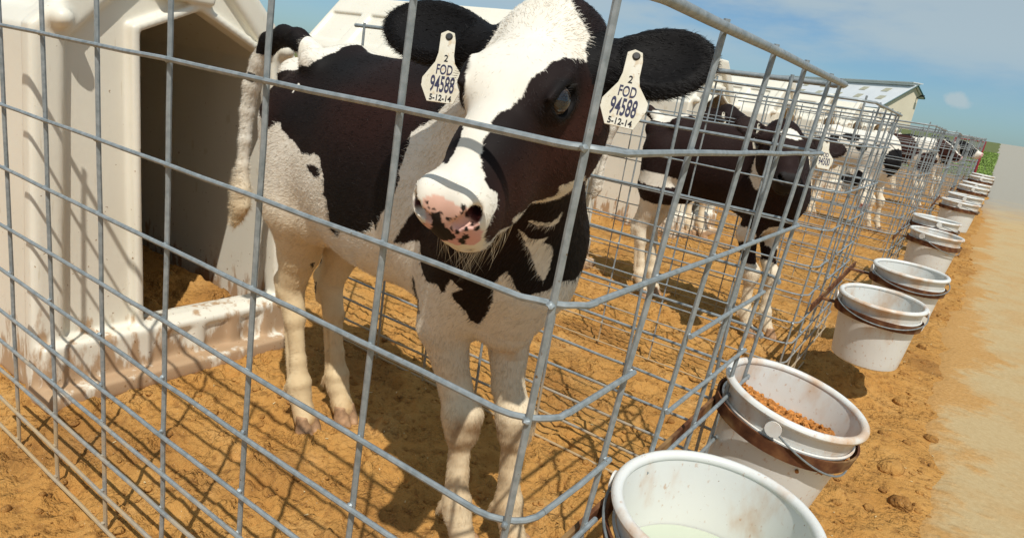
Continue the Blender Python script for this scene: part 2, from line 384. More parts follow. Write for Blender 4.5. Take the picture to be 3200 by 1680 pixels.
# ---------------------------------------------------------------- ground, road, grass
def axis(a, b, h, lo, hi, g=1.12):
    c = list(np.arange(a, b, h)); s = h; x = c[-1]
    while x < hi: s = min(s*g, 12); x += s; c.append(x)
    s = h; x = a; pre = []
    while x > lo: s = min(s*g, 12); x -= s; pre.append(x)
    return np.array(pre[::-1] + c)
def road_edge(y): return .36 + .008*y + .035*np.sin(y*1.3) + .018*np.sin(y*4.1 + 1) + .012*np.sin(y*11.3) + .012*np.sin(y*23.7 + 2)
PEN_Y = [2.03*k for k in range(10)]
def ground_h(X, Y):
    z = tz(Y)
    P = np.stack([X, Y, 0*X], -1); near = (Y < 12) & (X > -4) & (X < 2)
    n = np.zeros(X.shape); q = P[near]
    lump = fbm(q*np.array([7., 7., 1]), 3, 3); fine = fbm(q*np.array([75., 75., 1]), 2, 21)
    crack = -np.clip(.045 - np.abs(fbm(q*np.array([13., 13., 1]), 3, 33)), 0, 1)
    rough = np.clip((.42 - q[:, 0])/.25, .22, 1)
    cl = np.maximum(fbm(q*np.array([21., 21., 1]), 4, 9) - .03, 0); pit = np.maximum(fbm(q*np.array([33., 33., 1]), 3, 41) - .12, 0)
    n[near] = (lump*.032 + cl*.085 - pit*.10 + fine*.018 + crack*.06)*rough
    z = z + n
    # heaps under the pails, hoof-trodden hollows, bedding inside the huts
    for mx_, my, r, h in ((.02,2.62,.17,.075),(.08,2.40,.12,.035),(.10,1.15,.16,.02),(.06,4.6,.2,.05),(-.55,.62,.12,-.015),(-.9,.35,.1,.012),(.30,1.9,.10,.02)):
        z = z + h*np.exp(-((X - mx_)**2 + (Y - my)**2)/r**2)
    for k in range(7):
        yc = .48 + 2.05*k; inside = np.clip((.32 - np.abs(Y - yc))/.06, 0, 1)*np.clip((-1.58 - X)/.08, 0, 1)*np.clip((X + 3.30)/.06, 0, 1)
        z = z + inside*(.10 + .05*(Y - yc)/.3)
    z = z - .016*np.exp(-(Y/.09)**2)*((X < .1) & (X > -1.5))
    e = road_edge(Y); z = z - .022*np.clip((X - e)/.12, 0, 1)
    # hoof dents
    for i in range(70):
        a, b = HOOF[i]; d2 = ((X - a)/.035)**2 + ((Y - b)/.028)**2
        z = z - .010*np.exp(-d2**2) + .005*np.exp(-(np.sqrt(d2) - 1.35)**2*6)
    return z
HOOF = [(-1.4 + 1.35*RNG.random(), .08 + .95*RNG.random() + 2.03*(i % 2)) for i in range(70)]
def sheet(xs, ys, hf):
    X, Y = np.meshgrid(xs, ys, indexing='ij'); Z = hf(X, Y); nx, ny = X.shape
    i = np.arange(nx*ny).reshape(nx, ny)
    q = np.stack([i[:-1, :-1], i[1:, :-1], i[1:, 1:], i[:-1, 1:]], -1).reshape(-1, 4)
    return np.stack([X, Y, Z], -1).reshape(-1, 3), q
gx = axis(-1.62, .55, .0062, -420, 420, 1.08); gy = axis(-.2, 2.3, .0062, -30, 700, 1.02)
gp, gq = sheet(gx, gy, ground_h)
tag(link('ground', grid_mesh('ground', gp, gq, M_SAND)), 'orange sandy dirt trodden loose under the pens', None, None, 'structure')
rt = np.concatenate([[0,.01,.03,.06], np.linspace(.1, 9.5, 60)]); ry = np.concatenate([np.arange(-3, 14, .045), np.linspace(14, 60, 200), np.linspace(61, 300, 60)])
T, Y = np.meshgrid(rt, ry, indexing='ij'); X = road_edge(Y) + T
Z = tz(Y) - .012 + np.clip(T/.06, 0, 1)*.014
i = np.arange(X.size).reshape(X.shape); q = np.stack([i[:-1, :-1], i[1:, :-1], i[1:, 1:], i[:-1, 1:]], -1).reshape(-1, 4)
tag(link('road', grid_mesh('road', np.stack([X, Y, Z], -1).reshape(-1, 3), q, M_ROAD)), 'pale concrete road dusted with sand beside the pens', None, None, 'structure')
# loose clods and crumbs along the pens
ico_v, ico_f = [], []
bm = bmesh.new(); bmesh.ops.create_icosphere(bm, subdivisions=2, radius=1); bm.verts.index_update()
ico_v = np.array([tuple(v.co) for v in bm.verts]); ico_f = np.array([[v.index for v in f.verts] for f in bm.faces]); bm.free()
cv, cf = [], []; n_c = 3000
big = [(.33,1.72,.045),(.38,1.50,.034),(.30,2.35,.03),(.42,2.1,.026),(.28,1.95,.018),(.31,3.3,.03),(.36,4.1,.035),(.27,4.9,.03),(.33,5.6,.035)]
for i in range(n_c):
    if i < len(big): x, y, r = big[i]
    elif i < 1150: x, y = .04 + .42*RNG.random() + .9*RNG.random()**6, .2 + 7.5*RNG.random()**1.3; r = .003 + .012*RNG.random()**3
    else: x, y = -1.45 + 1.5*RNG.random(), -.2 + 3.0*RNG.random()**1.2; r = .0025 + .010*RNG.random()**3
    d = ico_v*(1 + .9*fbm(ico_v*1.6 + i*7.7, 3, 5)[:, None])*np.array([1, .9, .62])*r
    a = RNG.random()*6.28; ca, sa = math.cos(a), math.sin(a)
    d = d @ np.array([[ca, sa, 0], [-sa, ca, 0], [0, 0, 1]])
    cf.append(ico_f + len(ico_v)*i); cv.append(d + np.array([x, y, 0.0]))
allc = np.array([[c_[:, 0].mean(), c_[:, 1].mean()] for c_ in cv]); zz = ground_h(allc[:, 0], allc[:, 1])
cv = [c_ + np.array([0, 0, z_ + .15*(c_[:, 2].max())]) for c_, z_ in zip(cv, zz)]
me = bpy.data.meshes.new('dirt_clods'); me.from_pydata(np.concatenate(cv).tolist(), [], np.concatenate(cf).tolist()); me.materials.append(M_CLOD)
me.polygons.foreach_set('use_smooth', [True]*len(me.polygons))
tag(link('dirt_clods', me), 'crumbled brown dirt clods strewn along the pens', None, None, 'stuff')
# spilled grain, chaff and straw bits
mb = MB()
for i in range(170):
    x, y = (.02 + .5*RNG.random(), .5 + 5*RNG.random()) if i % 3 else (-1.3 + 1.3*RNG.random(), .05 + 1.2*RNG.random())
    z = float(ground_h(np.array([x]), np.array([y]))[0]) + .003; a = RNG.random()*6.28; L_ = .003 + .010*RNG.random()**2
    mb.box((x, y, z), (L_, .0022, .0016), Matrix.Rotation(a, 3, 'Z'))
M_STRAW = flat('pale_chaff', (.66,.52,.28), .8, .2, 0, .3, 8)
tag(mb.build('chaff', M_STRAW, None, False), 'pale chaff and spilled grain scattered on the dirt', None, None, 'stuff')
# grass verge far up the row
M_GRASS = flat('fresh_grass', (.20,.30,.06), .7, .2, 0, .5, 1.5)
mb = MB()
for i in range(26000):
    y = 21.5 + 24*RNG.random(); x = -5.0 + (5.55 + .012*(y - 22))*RNG.random(); h = .015 + .035*RNG.random(); a = RNG.random()*6.28; b_ = .04
    z = float(tz(y)); wx, wy = .022*math.cos(a), .03*math.sin(a)
    mb.add([(x - wx, y - wy, z), (x + wx, y + wy, z), (x + b_*math.cos(a*3), y + b_*math.sin(a*3), z + h)], [(0, 1, 2)])
tag(mb.build('grass', M_GRASS, None, False), 'bright green grass verge beyond the pens', None, None, 'stuff')
# ---------------------------------------------------------------- calf hutches: moulded shells with a raised front frame
HP_ = [(-.372,0), (.372,0), (.345,.925), (.055,1.235), (-.055,1.235), (-.345,.925)]
OP_ = [(-.108,.165), (.325,.165), (.262,.915), (.040,1.020), (-.118,.945)]
def hutch_sdf(p):
    x, y, z = p[:, 0], p[:, 1], p[:, 2]
    po = d_poly(y, z, HP_); op = d_poly(y, z, OP_)
    body = smax(po, np.abs(x + .95) - .95, .020)
    # recessed panels between ribs on walls and roof
    u = np.abs(((x + 1.90) % .38) - .19) - .145
    panel = smax(smax(np.abs(po) - .020, u, .015), -(np.maximum(-(z - .16), z - 1.13)) * -1.0, .015)
    body = smax(body, -smax(panel, smax(x + .12, .97 - z, .01), .012), .02)
    inner = smax(po + .034, np.abs(x + .95) - .91, .03)
    d = smax(body, -inner, .008)
    # front: raised frame, recessed cheek panels, lip round the doorway, sill with pockets
    frame = smax(smax(po - .014, -(po + .060), .012), np.abs(x + .002) - .028, .012)
    d = smin(d, frame, .012)
    d = smax(d, -smax(op, np.abs(x) - .09, .0), .012)
    lip = smax(smax(op - .022, -(op - .0), .010), np.abs(x - .006) - .026, .012)
    d = smin(d, lip, .010)
    sill = d_box(p, (.012, 0, .075), (.045, .372, .080), .011)
    for yy in (-.02, .10, .22): sill = smax(sill, -d_box(p, (.066, yy, .082), (.022, .040, .046), .012), .010)
    d = smin(d, sill, .012)
    foot = d_box(p, (.050, 0, .018), (.055, .385, .026), .012)
    d = smin(d, foot, .012)
    for sy in (-1, 1):                     # bolt knobs at the eaves
        d = smin(d, d_cone(p, (.01, sy*.300, .952), (.048, sy*.300, .952), .027, .023), .016)
    d = smin(d, smax(smax(np.abs(y - .0) - .075, np.abs(z - 1.055) - .018, .01), np.abs(x - .012) - .034, .012), .012)
    return d
hv, hq = sdf_mesh(hutch_sdf, (-1.98, -.46, -.03), (.13, .46, 1.29), .0085)
hme = grid_mesh('hutch_shell', hv, hq, M_HUTCH)
HUTCH_Y = [.482 + 2.05*k for k in range(8)]
hl = ['cream plastic calf hutch with open doorway behind the nearest calf', 'cream plastic calf hutch whose ribbed roof shows behind the nearest calf',
      'cream plastic hutch with a dark calf standing in its doorway', 'cream plastic hutch with empty dark doorway, next beyond the black calf',
      'cream plastic hutch fifth along the row, behind the white calf', 'cream plastic hutch sixth along the row, roof half below the barn',
      'cream plastic hutch seventh along the row in front of the barn', 'farthest cream plastic hutch in the row before the barn']
for k, y in enumerate(HUTCH_Y):
    o = link('calf_hutch', hme, None, (-1.515 + .02*k, y, float(tz(y)) - .002))
    o.scale = (1, 1, 1.0 if k == 0 else 1.07); o.rotation_euler.z = 0 if k == 0 else R(-4 if k == 1 else -11)
    tag(o, hl[k], 'calf hutch', 'calf hutches along the row')
    for sy in (-.3, .3): MB().tube([(.048, sy, .952), (.056, sy, .952)], .007, 8).build('bolt', M_RUST, o)
# ---------------------------------------------------------------- wire pens with their rusty pail holders
INCH = .0254
HW_Z = [q*INCH for q in (42, 36, 30, 25, 20, 16, 12, 9, 6, 3, 0)]
S_L = [(-.0215,.0337), (-.2474,.0260), (-.4782,.0191), (-.7008,.0115), (-.912,.0002), (-1.1247,.0088), (-1.3239,.0204)]      # foot and lean of each upright
T_AB = [(.190,.039), (.393,.047), (.618,.013), (.794,.048)]
PEN_W = .995; WR = .0038
def fx(z): return -.012 + .050*z                        # the front panel leans out a little towards the top
def jit(a): return (RNG.random() - .5)*a
def wire(mb, pts, r=.0041, n=8, seg=.10, wob=.0016):
    P = []
    for a, b in zip(pts[:-1], pts[1:]):
        a, b = Vector(a), Vector(b); k = max(1, int((b - a).length/seg))
        P += [a.lerp(b, i/k) for i in range(k)]
    P.append(Vector(pts[-1])); P = [p + Vector((jit(wob), jit(wob), jit(wob))) for p in P]
    mb.tube(P, r, n)
def arc(z, far=False, r=.052):
    X = fx(z); out = []
    for i in range(7):
        a = math.pi/2*i/6
        if not far: out.append((X - r + r*math.sin(a), r - r*math.cos(a), z))
        else: out.append((X - r + r*math.cos(a), PEN_W - r + r*math.sin(a), z))
    return out
bm = bmesh.new(); bmesh.ops.create_icosphere(bm, subdivisions=2, radius=1.25); WELD = ([tuple(v.co) for v in bm.verts], [tuple(v.index for v in f.verts) for f in bm.faces]); bm.free()
def make_pen(k_=1.0):
    global WR; WR = .0038*k_
    root = empty('wire_pen', (0, 0, 0))
    near, front, far_ = MB(), MB(), MB(); rail = MB()
    for j, z in enumerate(HW_Z):
        X = fx(z); zz = z + .008
        if j == 0:
            zz = z - .008
            wire(rail, [(-1.42, -.003, zz), (-.5, -.003, zz), (X - .052, -.003, zz)] + arc(zz)[1:] + [(X, .5, zz)] + arc(zz, True) + [(-.5, PEN_W, zz), (-1.42, PEN_W, zz)], .0058*k_, 10)
            continue
        wire(near, [(-1.42, -.002, zz), (-.7, -.002 + jit(.006), zz + jit(.006)), (X - .052, -.002, zz)] + arc(zz)[1:], WR)
        cuts = [(.052, PEN_W - .052)]
        if j in (3, 4): T_F = [a_ + b_*zz for a_, b_ in T_AB]; cuts = [(.052, T_F[0] + .004), (T_F[1] - .006, T_F[3] + .006)]
        if j == 5: T_F = [a_ + b_*zz for a_, b_ in T_AB]; cuts = [(.052, T_F[0] + .02), (T_F[1] - .02, PEN_W - .052)]
        for a, b in cuts: wire(front, [(X, a, zz), (X + jit(.004), (a + b)/2, zz + jit(.005)), (X, b, zz)], WR)
        wire(far_, arc(zz, True) + [(-.7, PEN_W + jit(.006), zz + jit(.006)), (-1.42, PEN_W, zz)], WR)
    for s in S_L:
        a_, b_ = s
        wire(near, [(a_ - .025*b_, .006, -.025), (a_ + .5*b_ + jit(.002), .006, .5), (a_ + 1.075*b_, .006, 1.075)], .0041*k_)
        wire(far_, [(a_ - .05, PEN_W - .006, -.025), (a_ - .05, PEN_W - .006, .5), (a_ - .05, PEN_W - .006, 1.068)], .0041*k_)
    for a_, b_ in T_AB + [(PEN_W - .045, 0)]:
        wire(front, [(fx(-.02) - .009, a_, -.025), (fx(.5) - .009 + jit(.003), a_ + .5*b_, .5), (fx(1.07) - .009, a_ + 1.07*b_, 1.070)], .0041*k_)
    wb = MB()
    for mbx, fwd in ((near, 0), (front, 1)):
        for j, z in enumerate(HW_Z[1:]):
            for a_, b_ in (S_L if not fwd else T_AB):
                if fwd and j in (2, 3, 4) and (a_, b_) in (T_AB[0], T_AB[1]): pass
                zz = z + .008; c_ = (a_ + b_*zz, .002, zz) if not fwd else (fx(zz) - .005, a_ + b_*zz, zz)
                mbx.add([Vector(c_) + Vector(v)*(.0034 + jit(.0014)) for v in WELD[0]], WELD[1])
    rail.build('top_rail', M_WIRE, root); near.build('side_panel', M_WIRE, root); front.build('front_panel', M_WIRE, root); far_.build('side_panel', M_WIRE, root)
    return root
def make_holder(parent, ys, xc, z, tilt=(0, 0)):
    # flat iron bar along the front wires carrying one flat ring per pail
    mb = MB(); mb.box((-.020, (ys[0] + ys[1])/2, z), (.007, ys[1] - ys[0] + .42, .026))
    mb.build('holder_bar', M_RUST, parent, False)
RING_R = .146
def ring_mesh():
    return MB().lathe([(RING_R - .004, -.0145), (RING_R + .001, -.0145), (RING_R + .0045, .0145), (RING_R, .0145), (RING_R - .004, -.0145)], 64)
pen0 = make_pen()
pen1 = make_pen(.80)
pens = []
plab = ['wire pen nearest the camera holding the black and white calf with tag 94588', 'wire pen second along the row holding the mostly black calf with tag 94500',
        'wire pen third along the row, in front of the black calf in a hutch doorway', 'wire pen fourth along the row holding the white calf with its head lowered',
        'wire pen fifth along the row, just past the white calf', 'wire pen sixth along the row holding the dark brown calf',
        'wire pen seventh along the row with a calf looking out over the wire', 'wire pen eighth along the row', 'wire pen ninth along the row near the red gate', 'last wire pen at the far end of the row']
for k in range(10):
    o = pen0 if k == 0 else pen1 if k == 1 else copy_tree(pen1)
    y0 = [0, 1.82, 3.98, 6.0, 8.05, 10.1, 12.3, 14.6, 17.0, 19.6][k]
    o.location = ([0,-.06,-.02,.04,.08,.11,.12,.13,.14,.15][k], y0, float(tz(y0 + .5)) + (0 if k == 0 else .012)); o.rotation_euler.z = 0 if k == 0 else R([0, .8, -1.2, .6, -1, .7, -.6, 1, -.5, .4][k])
    tag(o, plab[k], 'animal pen', 'wire pens along the row'); pens.append(o)
# ---------------------------------------------------------------- pails hanging in their rings
def make_pail_parts(root, m, bail='hang', seed=0):
    R0, R1, Hh = .139, .114, .245
    b = MB(); prof = [(R1 - .03, -Hh + .004), (R1 - .008, -Hh), (R1, -Hh + .006)] + [(R1 + (R0 - R1)*t, -Hh + Hh*t) for t in np.linspace(.06, 1, 16)]
    prof += [(R0 - .0035, 0), (R0 - .0035, -.002)] + [(R1 + (R0 - R1)*t - .0035, -Hh + Hh*t) for t in np.linspace(.98, .05, 16)] + [(R1 - .012, -Hh + .007), (.0005, -Hh + .007)]
    b.lathe(prof, 72); b.lathe([(.0005, -Hh + .003), (R1 - .03, -Hh + .004)][::1], 72); b.build('body', m, root)
    t = MB(); t.lathe([(R0 + .0085*math.cos(a) + .002, -.004 + .0085*math.sin(a)) for a in np.linspace(0, 2*math.pi, 13)], 72)
    t.lathe([(R0 - .004, -.050), (R0 + .0008, -.0505), (R0 + .0012, -.047), (R0 - .0035, -.046)], 72); t.build('rim', m, root)
    for sg in (-1, 1):
        e = MB(); e.tube([(0, sg*(R0 - .002), -.022), (0, sg*(R0 + .013), -.022)], .0125, 14); e.tube([(0, sg*(R0 + .013), -.022), (0, sg*(R0 + .0165), -.022)], .016, 14); e.build('handle_lug', m, root)
    # the wire bail lies down against the outside of the pail
    P = []
    dn = {'hang': R(-14), 'low': R(-9), 'side': R(-26)}[bail]
    for a in np.linspace(-math.pi/2, math.pi/2, 33):
        rr = R0 + .0135 + .007*math.cos(a); x = rr*math.cos(a); y = rr*math.sin(a)
        P.append((x*math.cos(dn), y, -.022 + x*math.sin(dn)))
    hd = MB().tube(P, .0022, 8); hd.build('handle', M_BAIL, root)
PAILS = [  # x, y, z(rim), lean about the row axis, turn, dirty, bail, label
 (.135, .345, .437, 2, -84, 0, 'hang', 'white pail of cloudy water nearest the camera, in a rusty ring on the wire pen'),
 (.122, .895, .432, 9, 0, 1, 'side', 'dirty white pail of feed pellets, tilted in its rusty ring'),
 (.143, 2.20, .415, 3, -72, 1, 'hang', 'rust-stained white pail hanging over a dirt heap, just beyond the pail of pellets'),
 (.178, 2.76, .452, 2, -66, 0, 'hang', 'white pail with wide rusty band, fourth along the row'),
 (.190, 4.25, .470, 3, -25, 1, 'side', 'white pail fifth along the row with its handle hanging down'),
 (.150, 4.85, .500, 2, 10, 0, 'hang', 'white pail sixth along the row, tucked behind the fifth'),
 (.236, 6.30, .555, 2, 0, 1, 'hang', 'white pail seventh along the row with a rusty ring'),
 (.250, 6.90, .580, 2, 0, 0, 'hang', 'white pail eighth along the row'), (.285, 8.4, .607, 2, 0, 0, 'hang', 'white pail ninth along the row'),
 (.30, 9.0, .625, 2, 0, 0, 'hang', 'white pail tenth along the row'), (.33, 10.6, .66, 2, 0, 0, 'hang', 'white pail eleventh along the row'), (.34, 11.2, .68, 2, 0, 0, 'hang', 'last white pail in view at the far end of the row')]
rme = ring_mesh().mesh('pail_ring'); rme.materials.append(M_RUST); rme.polygons.foreach_set('use_smooth', [True]*len(rme.polygons)); rme.set_sharp_from_angle(angle=R(40))
pail_objs = []
for i, (x, y, z, lean, turn, dirty, bail, lab) in enumerate(PAILS):
    o = empty('feed_pail', (x, y, z)); o.rotation_euler = (0, R(lean), R(turn)); tag(o, lab, 'pail', 'pails along the front of the pens')
    make_pail_parts(o, M_PAILD if dirty else M_PAIL, bail, i); pail_objs.append(o)
    pen = pens[i//2]
    Mx = Matrix.Translation((x, y, z)) @ Matrix.Rotation(R(lean), 4, 'Y') @ Matrix.Translation((0, 0, -.062))
    bpy.context.view_layer.update()
    g = link('pail_ring', rme, pen); g.matrix_world = Mx
for k in range(6):
    a, b = PAILS[2*k], PAILS[2*k + 1]; pen = pens[k]; mb = MB()
    za, zb = a[2] - .062, b[2] - .062; xa, xb = [min(q[0] - RING_R - .006, pen.location.x + fx(.4) - .002) for q in (a, b)]
    P0 = Vector((xa, a[1] - .20, za)); P1 = Vector((xb, b[1] + .16, zb)); d = (P1 - P0).normalized(); up = Vector((0, 0, 1)); sd = d.cross(up).normalized()
    q = [(-.0035, -.013), (.0035, -.013), (.0035, .013), (-.0035, .013)]
    mb.add([P0 + sd*u + up*v for u, v in q] + [P1 + sd*u + up*v for u, v in q], [(3,2,1,0),(4,5,6,7),(0,1,5,4),(1,2,6,5),(2,3,7,6),(3,0,4,7)])
    for q_, xq in ((a, xa), (b, xb)):
        gap = q_[0] - RING_R - xq
        if gap > .012: mb.box((xq + gap/2, q_[1], q_[2] - .062), (gap, .03, .006))
    o = mb.build('holder_bar', M_RUST, None, False); bpy.context.view_layer.update(); o.parent = pen; o.matrix_parent_inverse = pen.matrix_world.inverted()
# water in the first pail, pellets in the second
M_WATER = flat('cloudy_water', (.50,.54,.43), .04, .5, 0, .03, 3); 
wt = MB().lathe([(.0005, 0), (.06, 0), (.1245, 0), (.1240, -.02), (.0005, -.02)], 72)
o = wt.build('water', M_WATER, None); o.location = Vector(PAILS[0][:3]) + Vector((.0, 0, -.118)); tag(o, 'cloudy greenish water standing in the nearest pail', None, None, 'stuff')
M_PEL = flat('feed_pellets', (.46,.19,.045), .75, .25, 0, .55, 60)
mb = MB(); px, py, pz = PAILS[1][:3]
for i in range(900):
    r = .1245*math.sqrt(RNG.random()); a = RNG.random()*6.283; qx, qy = r*math.cos(a), r*math.sin(a)
    h = -.068 - .20*qx - .012*RNG.random() + .02*math.sin(a*2 + 1)*r/.12
    L_ = .007 + .010*RNG.random(); d = Vector((RNG.normal(), RNG.normal(), RNG.normal()*.35)).normalized()
    c = Vector((qx, qy, h)); mb.tube([c - d*L_*.5, c + d*L_*.5], .0031 + .0010*RNG.random(), 6)
o = mb.build('feed_pellets', M_PEL, None, False); o.location = (px, py, pz); o.rotation_euler = (0, R(4), 0); tag(o, 'orange brown feed pellets heaped in the tilted pail', None, None, 'stuff')
# ---------------------------------------------------------------- a calf as one smooth surface
HEAD_M = (-0.191, 0.16162, 0.96275)
HEAD_L = (0.97762, 0.20937, -0.02051)
HEAD_A = (0.14521, -0.74213, -0.65434)
HEAD_N = (0.15223, -0.63671, 0.75592)
def leg_front(P, y0, x0, dx=0.0, sx=0.0):
    y = y0[2]; x = x0 + dx
    return [((x0+.03+sx, y0[0], .70), (x-.055, y0[1], .50), .076, .051), ((x-.055, y0[1], .50), (x-.028, y, .375), .048, .0305),
            ((x-.028, y, .375), (x+.002, y, .315), .0310, .0375), ((x+.004, y, .318), (x+.008, y, .282), .0385, .0340), ((x-.022, y, .305), (x-.008, y, .27), .018, .016),
            ((x+.008, y, .275), (x+.016, y, .19), .0215, .0165), ((x-.006, y, .265), (x+.003, y, .14), .0110, .0130), ((x+.016, y, .19), (x+.022, y, .13), .0165, .0230),
            ((x+.021, y, .122), (x+.026, y, .100), .0295, .0270), ((x-.004, y-.012, .108), (x-.012, y-.013, .092), .0095, .006), ((x-.004, y+.012, .108), (x-.012, y+.013, .092), .0095, .006),
            ((x+.026, y, .100), (x+.052, y, .040), .0235, .0275)]
def leg_hind(y, x):
    return [((x-.005, y[0], .80), (x-.002, y[0], .62), .108, .096), ((x-.01, y[0], .62), (x+.07, y[0], .60), .094, .070), ((x-.0, y[0], .60), (x-.030, y[1], .48), .086, .052),
            ((x-.030, y[1], .48), (x-.058, y[2], .375), .050, .0310), ((x-.060, y[1], .50), (x-.098, y[2], .385), .018, .0150), ((x-.098, y[2], .388), (x-.082, y[2], .330), .0185, .0205),
            ((x-.058, y[2], .362), (x-.036, y[2], .300), .0330, .0265), ((x-.036, y[2], .300), (x-.012, y[2], .19), .0220, .0180), ((x-.062, y[2], .30), (x-.032, y[2], .14), .0125, .0130),
            ((x-.012, y[2], .19), (x-.002, y[2], .135), .0185, .0260), ((x-.002, y[2], .125), (x+.004, y[2], .100), .0315, .0285),
            ((x-.028, y[2]-.013, .110), (x-.037, y[2]-.014, .093), .0095, .006), ((x-.028, y[2]+.013, .110), (x-.037, y[2]+.014, .093), .0095, .006), ((x+.004, y[2], .100), (x+.032, y[2], .040), .0245, .0290)]
class Calf:
    def __init__(s, M=HEAD_M, L=HEAD_L, A=HEAD_A, Nn=HEAD_N, tail=None, neck=None, lean=0.0, ears=None):
        s.lean = lean
        s.M, s.L, s.A, s.N = [np.asarray(q, float) for q in (M, L, A, Nn)]
        s.T = np.stack([s.L, s.A, s.N])          # world -> head rows
        s.tail = tail or [(-1.1, 0.585, 0.955, 0.0294), (-1.16, 0.585, 0.985, 0.0258), (-1.215, 0.585, 0.99, 0.0239), (-1.275, 0.585, 0.968, 0.0239), (-1.315, 0.585, 0.915, 0.0216), (-1.345, 0.585, 0.85, 0.0208), (-1.36, 0.585, 0.78, 0.0168), (-1.365, 0.585, 0.7, 0.0144), (-1.37, 0.585, 0.63, 0.0144), (-1.372, 0.585, 0.56, 0.024), (-1.372, 0.585, 0.515, 0.024), (-1.385, 0.585, 0.47, 0.0112), (-1.4, 0.585, 0.44, 0.0024)]
        s.ears = ears or [((.070,-.104,-.040),None,(.203,-.158,-.035), .056, (0.30,.10,1.0)), ((-.078,-.100,-.040),None,(-.262,-.142,-.035), .058, (-0.15,.10,1.0))]
        s.legs = [leg_front(s, (.385,.425,.45), -.403), leg_front(s, (.535,.54,.53), -.327, 0, -.035), leg_hind((.495,.515,.52), -.985), leg_hind((.655,.64,.63), -.965)]
        s.hoofs = [(-.340,.45), (-.262,.53), (-.945,.52), (-.925,.63)]
        s.fine = True
    def H(s, l, a, n): return s.M + s.L*l + s.A*a + s.N*n
    def body(s, p):
        p = p.astype(np.float32)
        k = s.lean                                    # a leaner calf has a shallower, narrower barrel
        d = d_ell(p, (-.950,.575,.79 + .02*k), (.165,.150 - .015*k,.185 - .02*k))
        d = smin(d, d_ell(p, (-.69,.535,.735 + .040*k), (.34,.172 - .025*k,.235 - .045*k)), .10)
        d = smin(d, d_ell(p, (-.435,.478,.715 + .025*k), (.18,.130 - .010*k,.225 - .030*k)), .10)
        d = smin(d, d_cone(p, (-1.10,.585,.945), (-.42,.497,.930), .022, .026), .05)
        for q in ((-.945,.455,.945),(-.925,.70,.945)): d = smin(d, d_cone(p, q, (-.935,.575,.945), .022, .022), .05)
        for q in ((-1.09,.52,.90),(-1.09,.645,.90)): d = smin(d, d_ell(p, q, (.035,.03,.035)), .06)
        d = smin(d, d_cone(p, (-.345,.40,.71), (-.40,.42,.88), .070, .05), .07)          # shoulder blades
        d = smin(d, d_cone(p, (-.36,.52,.71), (-.39,.53,.88), .055, .05), .07)
        d = smin(d, d_cone(p, (-.325 - .02*k,.475,.62 + .04*k), (-.345,.48,.52 + .04*k), .085 - .015*k, .045), .07)         # brisket
        nb = s.H(0,-.125,-.075); nl = s.H(0,-.05,-.14)                                    # neck
        d = smin(d, d_cone(p, (-.42,.495,.855), nb, .115 - .015*k, .078 - .010*k), .08)
        d = smin(d, d_cone(p, (-.355,.460,.71), nl, .110 - .022*k, .066 - .012*k), .08)
        for L in s.legs:
            e = None
            for a, b, r1, r2 in L:
                c = d_cone(p, a, b, r1, r2); e = c if e is None else smin(e, c, .013)
            d = smin(d, e, .035)
        T = s.tail; e = None
        for i in range(len(T) - 1):
            c = d_cone(p, T[i][:3], T[i+1][:3], T[i][3], T[i+1][3]); e = c if e is None else smin(e, c, .012)
        d = smin(d, e, .02)
        return d
    def head(s, p):
        q = ((p - s.M.astype(np.float32)) @ s.T.T.astype(np.float32))
        d = d_ell(q, (-.004,-.085,-.050), (.074,.108,.066))
        d = smin(d, d_ell(q, (-.012,-.150,-.035), (.058,.060,.048)), .04)          # poll
        d = smin(d, d_cone(q, (0,-.03,-.036), (0,.085,-.040), .056, .043), .05)
        d = smin(d, d_cone(q, (0,.08,-.042), (0,.155,-.044), .040, .040), .03)
        d = smin(d, d_cone(q, (0,-.03,-.125), (0,.10,-.095), .064, .038), .05)  # jaw
        d = smin(d, d_cone(q, (0,.10,-.095), (0,.160,-.088), .036, .026), .03)
        for sg in (-1, 1):
            d = smin(d, d_ell(q, (sg*.050,-.042,-.112), (.034,.058,.056)), .05)   # cheeks
            d = smin(d, d_ell(q, (sg*.047,-.012,-.006), (.027,.036,.022)), .03)    # brow
            d = smin(d, d_ell(q, (sg*.052,-.002,-.012), (.024,.026,.024)), .012)   # orbit
        # muzzle
        d = smin(d, d_ell(q, (.001,.162,-.046), (.042,.037,.045)), .03)
        for sg in (-1, 1): d = smin(d, d_ell(q, (sg*.027,.177,-.028), (.020,.024,.029)), .018)
        d = smin(d, d_ell(q, (.001,.162,-.094), (.032,.027,.0135)), .006)          # lower lip
        for sg in (-1, 1):
            # nostril: comma-shaped pit; mouth line; eye socket
            d = smax(d, -d_cone(q, (sg*.0175,.2005,-.0295), (sg*.031,.192,-.0215), .0055, .0095), .003)
            d = smax(d, -d_cone(q, (sg*.031,.192,-.0215), (sg*.0425,.1865,-.0095), .0095, .0070), .003); d = smax(d, -d_cone(q, (sg*.036,.188,-.018), (sg*.031,.162,-.030), .0085, .006), .002)
            d = smax(d, -d_ell(q, (sg*.0720,.000,-.0060), (.0210,.0215,.0185)), .004)
            d = smin(d, d_cone(q, (sg*.0660,-.026,.0105), (sg*.0595,.022,.0120), .0044, .0040), .009)  # upper lid
            d = smin(d, d_cone(q, (sg*.0665,-.020,-.0265), (sg*.0625,.016,-.0270), .0038, .0042), .008)  # lower lid
        # philtrum and mouth groove
        for sg in (-1, 1): d = smax(d, -d_cone(q, (sg*.050,.140,-.092), (0,.203,-.0885), .003, .003), .005)
        d = smax(d, -d_cone(q, (0,.209,-.045), (0,.206,-.086), .0022, .0028), .006)
        return d
